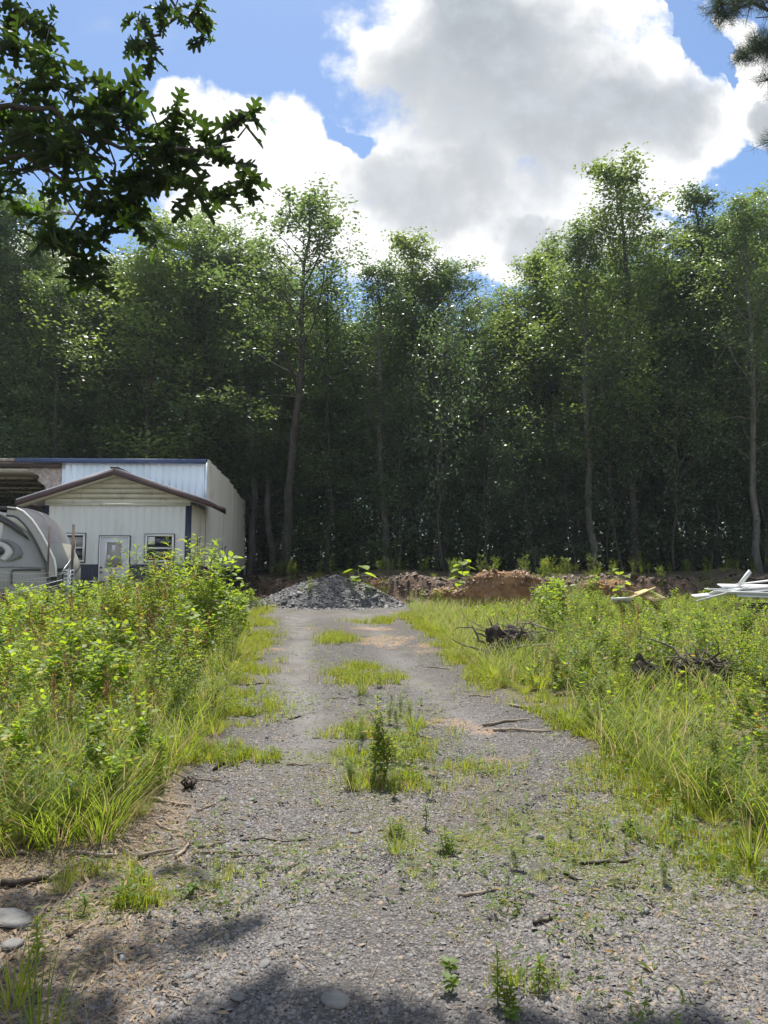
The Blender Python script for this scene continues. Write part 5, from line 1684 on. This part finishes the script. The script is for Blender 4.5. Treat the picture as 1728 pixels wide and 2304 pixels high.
for row, (Yd, step, lo, extra) in enumerate([(33, 92, 5, 40), (37, 92, 0, 75), (42, 88, 0, 95), (48, 80, 0, 110)]):
    px = -420 + row * 23
    while px < 2150:
        p_ = px + random.uniform(-20, 20)
        pt = float(np.interp(p_, tl_px, tl_py)) + extra + random.uniform(0, 60)
        pr_ = random.choice([0, 1, 2, 3, 5, 1, 2])
        yy_ = Yd + random.uniform(-1.2, 1.2)
        put_tree(TR[pr_], p_, pt, yy_, '%s tree, %s row, %s' % (KIND[pr_], ORD[row], landmark(p_)), random.uniform(0, 6), random.uniform(.85, 1.15), TL)
        px += step
for i in range(150):
    if i % 6 < 2: continue
    x = -21 + 41 * ((i * .618034) % 1.0)
    y = float(ybank(x)) + [1.6, 3.2, 6.5, 8, 10, 13][i % 6] + random.uniform(-.6, .8)
    if x < -3.4 and y < 36.5: y = random.uniform(36.8, 41)
    px_ = 864 + 1600 * x / y
    o = place(SAP[(i * 7) % 3 if i % 6 > 3 else 1], x, y, gz(x, y) - .1, 1, random.uniform(0, 6), '%s understorey tree %s, %s' % (['mid green', 'dark leaved', 'light leaved'][(i * 7) % 3 if i % 6 > 3 else 1], 'at the bank edge' if i % 6 < 2 else ('just inside the wood' if i % 6 < 4 else 'deep under the trees'), landmark(px_)), 'understorey trees in the woods')
    k = random.uniform(.8, 1.75); o.scale = (.62 + .16 * k, .62 + .16 * k, k)
# far mass of the wood
r = np.random.default_rng(5); n = 90000
X_ = r.uniform(-60, 60, n); Y_ = r.uniform(54, 68, n)
topz = np.interp(X_, [-55, 0, 8, 30, 55], [16, 14, 13, 20, 22])
Zs = ground(X_, Y_) + topz * r.random(n) ** 1.35
n2_ = 75000
X2 = r.uniform(-24, 24, n2_); Y2 = r.uniform(27, 52, n2_); ok_ = (Y2 > ybank(X2) + 3) & ~((X2 < -4.8) & (Y2 < 35.5))
X2, Y2 = X2[ok_], Y2[ok_]
geo = Geo(); a = r.uniform(0, 6.28, len(X2))
scatter(geo, *LEAF_Q, np.stack([X2, Y2, ground(X2, Y2) + (.8 + 6.5 * fbm(X2, Y2, .35, 44) ** 2) * r.random(len(X2)) ** 1.3], -1), np.stack([np.cos(a), np.sin(a), r.uniform(-.3, .6, len(X2))], -1), nrm(np.stack([r.normal(0, .5, len(X2)), r.normal(0, .5, len(X2)), np.ones(len(X2))], -1)), r.uniform(.14, .3, len(X2)))
tag(geo.build('forest_brush', M['tree_leaf']), 'low brush covering the forest floor beneath the trees', 'brush', kind='stuff')
a = r.uniform(0, 6.28, n); geo = Geo()
scatter(geo, *LEAF_Q, np.stack([X_, Y_, Zs], -1), np.stack([np.cos(a), np.sin(a), r.uniform(-.5, .5, n)], -1), nrm(np.stack([r.normal(0, .6, n), r.normal(0, .6, n), np.ones(n)], -1)), r.uniform(.35, .75, n))
tag(geo.build('distant_woods', M['tree_leaf_dark']), 'dark mass of woodland foliage far behind the first trees', 'woods', kind='stuff')

# ---------------------------------------------------------------- oak overhead
OAK = empty('oak_tree', (-4.6, 2.6, gz(-4.6, 2.6)), 0, 'oak tree whose dark lobed leaves hang into the upper left of the view', 'tree')
oo = np.array(OAK.location)
tg = Geo(); t = np.linspace(0, 1, 10)
trunk = np.stack([-.3 * t, .9 * t ** 1.5, 13 * t], -1)
tg.tube(trunk, .24 * (1 - t) ** .7 + .03, 12)
tw, ol = Geo(), Geo()
def oak_limb(pts, r0):
    pts = np.array(pts, float); tt = np.linspace(0, 1, len(pts)); t2 = np.linspace(0, 1, len(pts) * 3)
    q = np.stack([np.interp(t2, tt, pts[:, k]) for k in range(3)], -1); q[1:-1] += rng.normal(0, .02, (len(q) - 2, 3))
    tw.tube(q - oo, np.linspace(r0, .006, len(q)), 7, False)
    return q
def oak_cluster(c_, n, sig, ls, droop=-.2):
    c_ = np.asarray(c_)
    P = c_ + rng.normal(0, 1, (n, 3)) * sig
    # whorls: leaves radiate from twig tips
    k = max(1, n // 6); tips = c_ + rng.normal(0, 1, (k, 3)) * sig
    j = rng.integers(0, k, n); P = tips[j] + rng.normal(0, .012, (n, 3))
    a = rng.uniform(0, 2 * pi, n)
    d_ = np.stack([np.cos(a), np.sin(a), rng.normal(droop, .35, n)], -1)
    up = nrm(np.stack([rng.normal(0, .8, n), rng.normal(0, .8, n), np.ones(n)], -1))
    scatter(ol, *LEAF_OAK, P - oo, d_, up, ls * rng.uniform(.75, 1.2, n))
    for tpt in tips:
        m_ = (tpt + c_) / 2 + rng.normal(0, .02, 3)
        tw.tube(np.array([c_, m_, tpt]) - oo, [.006, .004, .0025], 4, False)


Yo = 4.0
L1 = oak_limb([oo + [-.1, .2, 4.2], at(-120, 260, Yo), at(60, 230, Yo), at(250, 320, Yo), at(400, 330, Yo - .1), at(520, 330, Yo - .2)], .022)
L2 = oak_limb([oo + [-.1, .2, 3.9], at(-150, 380, Yo), at(60, 360, Yo), at(200, 430, Yo), at(130, 560, Yo)], .018)
L3 = oak_limb([oo + [-.15, .3, 5.0], at(-150, -120, Yo), at(20, -30, Yo), at(60, 90, Yo), at(100, 110, Yo)], .014)
for (px, py, n, sg1, ls, dy) in [
        (60, 110, 14, .09, .15, 0), (30, 60, 8, .07, .13, 0), (130, 110, 8, .08, .13, 0), (90, 170, 26, .13, .15, .1), (40, 210, 30, .14, .15, .2), (150, 190, 16, .1, .15, 0), (20, 290, 34, .16, .15, .1),
        (110, 260, 40, .16, .15, .2), (190, 240, 20, .10, .14, 0), (240, 200, 8, .06, .15, 0), (270, 215, 7, .05, .15, 0), (310, 195, 7, .05, .15, 0), (200, 320, 44, .17, .15, .1), (290, 290, 34, .14, .15, 0), (340, 250, 12, .08, .15, 0), (370, 270, 12, .08, .14, 0),
        (60, 370, 28, .13, .15, .1), (15, 380, 10, .08, .14, 0), (150, 370, 30, .14, .15, 0), (260, 370, 44, .15, .15, .1), (340, 340, 38, .14, .15, 0), (420, 340, 20, .1, .14, 0), (230, 440, 34, .13, .15, 0), (290, 440, 22, .1, .15, .1),
        (480, 310, 10, .07, .14, 0), (535, 310, 9, .06, .14, 0), (500, 350, 18, .09, .15, 0), (450, 400, 26, .10, .15, .1), (480, 440, 18, .08, .15, 0), (400, 390, 18, .09, .14, 0), (150, 450, 12, .08, .14, 0), (170, 490, 7, .05, .14, 0),
        (110, 530, 7, .05, .13, 0), (150, 560, 26, .09, .15, 0), (190, 570, 16, .07, .14, 0), (120, 580, 12, .07, .14, 0), (160, 620, 14, .05, .15, 0), (10, 140, 10, .08, .14, .1),
        (30, 12, 6, .05, .11, 0), (60, 5, 4, .04, .11, 0), (30, 50, 5, .04, .11, 0), (-70, 280, 20, .2, .15, .2), (-60, 400, 16, .15, .15, .2)]:
    oak_cluster(at(px, py, Yo + dy), int(n * .82 + .5), sg1 * 1.12, ls * 1.12)
# higher limb hanging from the top
L4 = oak_limb([oo + [-.2, .5, 7.0], at(150, -420, 5.5), at(330, -160, 5.2), at(370, 5, 5.0), at(355, 60, 5.0), at(340, 110, 5.0)], .035)
L5 = oak_limb([at(340, -100, 5.1), at(400, 20, 5.1), at(440, 60, 5.0), at(470, 90, 5.0)], .012)
for (px, py, n, sg1, ls, dy) in [(315, 25, 7, .05, .12, 0), (365, 45, 6, .05, .12, 0), (340, 70, 8, .05, .12, 0), (325, 95, 8, .05, .12, 0), (315, 125, 10, .06, .12, 0), (345, 140, 8, .05, .12, 0), (430, 20, 14, .08, .12, 0), (455, 40, 14, .07, .12, 0), (415, 65, 5, .04, .12, 0), (455, 90, 5, .04, .13, 0), (350, 5, 4, .05, .12, 0), (400, 0, 8, .08, .12, 0)]:
    oak_cluster(at(px, py, 5.0 + dy), int(n * .8), sg1 * .8, ls * 1.2, -.6)
# upper canopy (above the frame) that shades the near ground
def shade_from(px, py, h, n, sig):
    q = on(px, py); s_ = np.array(sdir); c_ = q + s_ * (h - q[2]) / s_[2]
    tw.tube(np.array([oo + [-.2, .6, h * .7], (oo + [0, 0, h * .7] + c_) / 2 + [0, 0, .6], c_]) - oo, [.03, .02, .008], 5, False)
    oak_cluster(c_, n, np.array(sig), .115)
for px, py, n, sg1 in [(520, 2262, 40, (.08, .04, .05)), (620, 2232, 36, (.08, .03, .05)), (720, 2262, 60, (.08, .04, .05)), (830, 2300, 60, (.1, .04, .05)), (560, 2320, 30, (.1, .04, .05)), (700, 2330, 60, (.1, .05, .05)), (450, 2300, 14, (.06, .04, .05)), (960, 2340, 50, (.12, .04, .05)),
                       (1200, 2312, 30, (.1, .02, .05)), (1450, 2312, 34, (.14, .02, .05)), (1620, 2325, 40, (.15, .04, .05)), (1100, 2345, 50, (.15, .03, .05)),
                       (570, 2078, 16, (.06, .01, .03)), (480, 2088, 16, (.08, .012, .03)), (380, 2102, 18, (.09, .015, .03)), (270, 2125, 20, (.09, .02, .03)), (150, 2150, 8, (.1, .03, .03)), (40, 2170, 12, (.1, .04, .03)),
                       (330, 1975, 16, (.12, .03, .03)), (200, 1990, 16, (.1, .03, .03)), (40, 2040, 40, (.1, .04, .03)), (100, 2250, 6, (.1, .05, .04))]:
    shade_from(px, py, 8.6 + (px % 7) * .1, n, sg1)
tg.build('trunk', M['bark'], OAK, True)
tw.build('branches', M['bark'], OAK, True)
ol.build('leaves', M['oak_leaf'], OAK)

# ---------------------------------------------------------------- pine at right
PN = empty('pine_tree', (9.5, 12.5, gz(9.5, 12.5)), 0, 'pine tree whose needle tufts hang into the upper right corner', 'tree')
po = np.array(PN.location)
tg = Geo(); tg.tube(np.stack([.3 * t, 0 * t, 17 * t], -1), .22 * (1 - t) ** .7 + .04, 12); tg.build('trunk', M['bark'], PN, True)
tw, nd = Geo(), Geo()
NEED = (np.array([(0, .013, 0), (0, -.013, 0), (1, -.006, .02), (1, .006, .02)]), [[(0, 1, 2, 3)]])
Yp = 11.5
def needles(c_, n, sig, L=.13):
    n = int(n * 2.2)
    k = max(3, n // 40); tips = c_ + rng.normal(0, 1, (k, 3)) * sig
    for tpt in tips:
        tw.tube(np.array([c_, (c_ + tpt) / 2, tpt]) - po, [.010, .008, .005], 4, False)
    j = rng.integers(0, k, n)
    P = tips[j] + rng.normal(0, .03, (n, 3))
    d_ = rng.normal(0, 1, (n, 3)) + nrm(tips[j] - c_) * .9 + [0, 0, .15]
    scatter(nd, *NEED, P - po, d_, rng.normal(0, 1, (n, 3)), L * rng.uniform(.7, 1.25, n))
for pts, r0 in [([po + [.1, 0, 10], at(1800, 60, Yp), at(1728, 22, Yp), at(1690, 5, Yp), at(1640, 30, Yp), at(1615, 25, Yp)], .045), ([po + [.1, 0, 9.4], at(1820, 110, Yp), at(1745, 95, Yp), at(1700, 115, Yp), at(1670, 130, Yp)], .03), ([po + [.1, 0, 8.9], at(1840, 190, Yp), at(1740, 175, Yp)], .02), ([po + [.1, 0, 10], at(1790, 70, Yp), at(1728, 38, Yp), at(1700, 40, Yp)], .015), ([po + [.1, 0, 7.5], at(1850, 330, Yp), at(1745, 320, Yp)], .02)]:
    pts = np.array(pts); tw.tube(pts - po, np.linspace(r0, .008, len(pts)), 6, False)
for (px, py, n, s_) in [(1625, 10, 520, .13), (1615, 28, 330, .09), (1650, 15, 420, .11), (1630, 38, 260, .07), (1665, 5, 300, .09), (1690, 3, 360, .1), (1720, 8, 260, .1), (1700, 85, 200, .07), (1715, 95, 420, .1), (1700, 112, 380, .09), (1680, 122, 300, .07), (1668, 132, 240, .05), (1728, 105, 400, .1), (1728, 120, 200, .08), (1728, 180, 300, .07), (1740, 315, 300, .08), (1780, 50, 500, .2), (1790, 150, 500, .2)]:
    needles(at(px, py, Yp), n, s_)
tw.build('branches', M['bark'], PN, True)
nd.build('needles', M['pine_needle'], PN)

# thin volume added to stand in for veiling glare of the lens
hm = bpy.data.materials.new('glare_veil'); hm.use_nodes = True
for n_ in list(hm.node_tree.nodes): hm.node_tree.nodes.remove(n_)
pv = hm.node_tree.nodes.new('ShaderNodeVolumePrincipled'); mo_ = hm.node_tree.nodes.new('ShaderNodeOutputMaterial')
pv.inputs['Color'].default_value = (.80, .90, 1.0, 1); pv.inputs['Density'].default_value = GLARE_DENSITY; pv.inputs['Anisotropy'].default_value = .3
hm.node_tree.links.new(pv.outputs[0], mo_.inputs['Volume'])
hz_ = Geo(); hz_.box(-300, 300, -70, 360, -1.6, 27)
tag(hz_.build('glare_veil', hm), 'thin pale volume added to imitate veiling glare', 'glare_veil', kind='stuff')

# drop prototypes that were never placed
for pr_ in PL + PD + PB + PS + PG + PGD + TR + SAP:
    if pr_.name not in USED:
        for ch in list(pr_.children): bpy.data.objects.remove(ch)
        bpy.data.objects.remove(pr_)
bpy.context.view_layer.update()
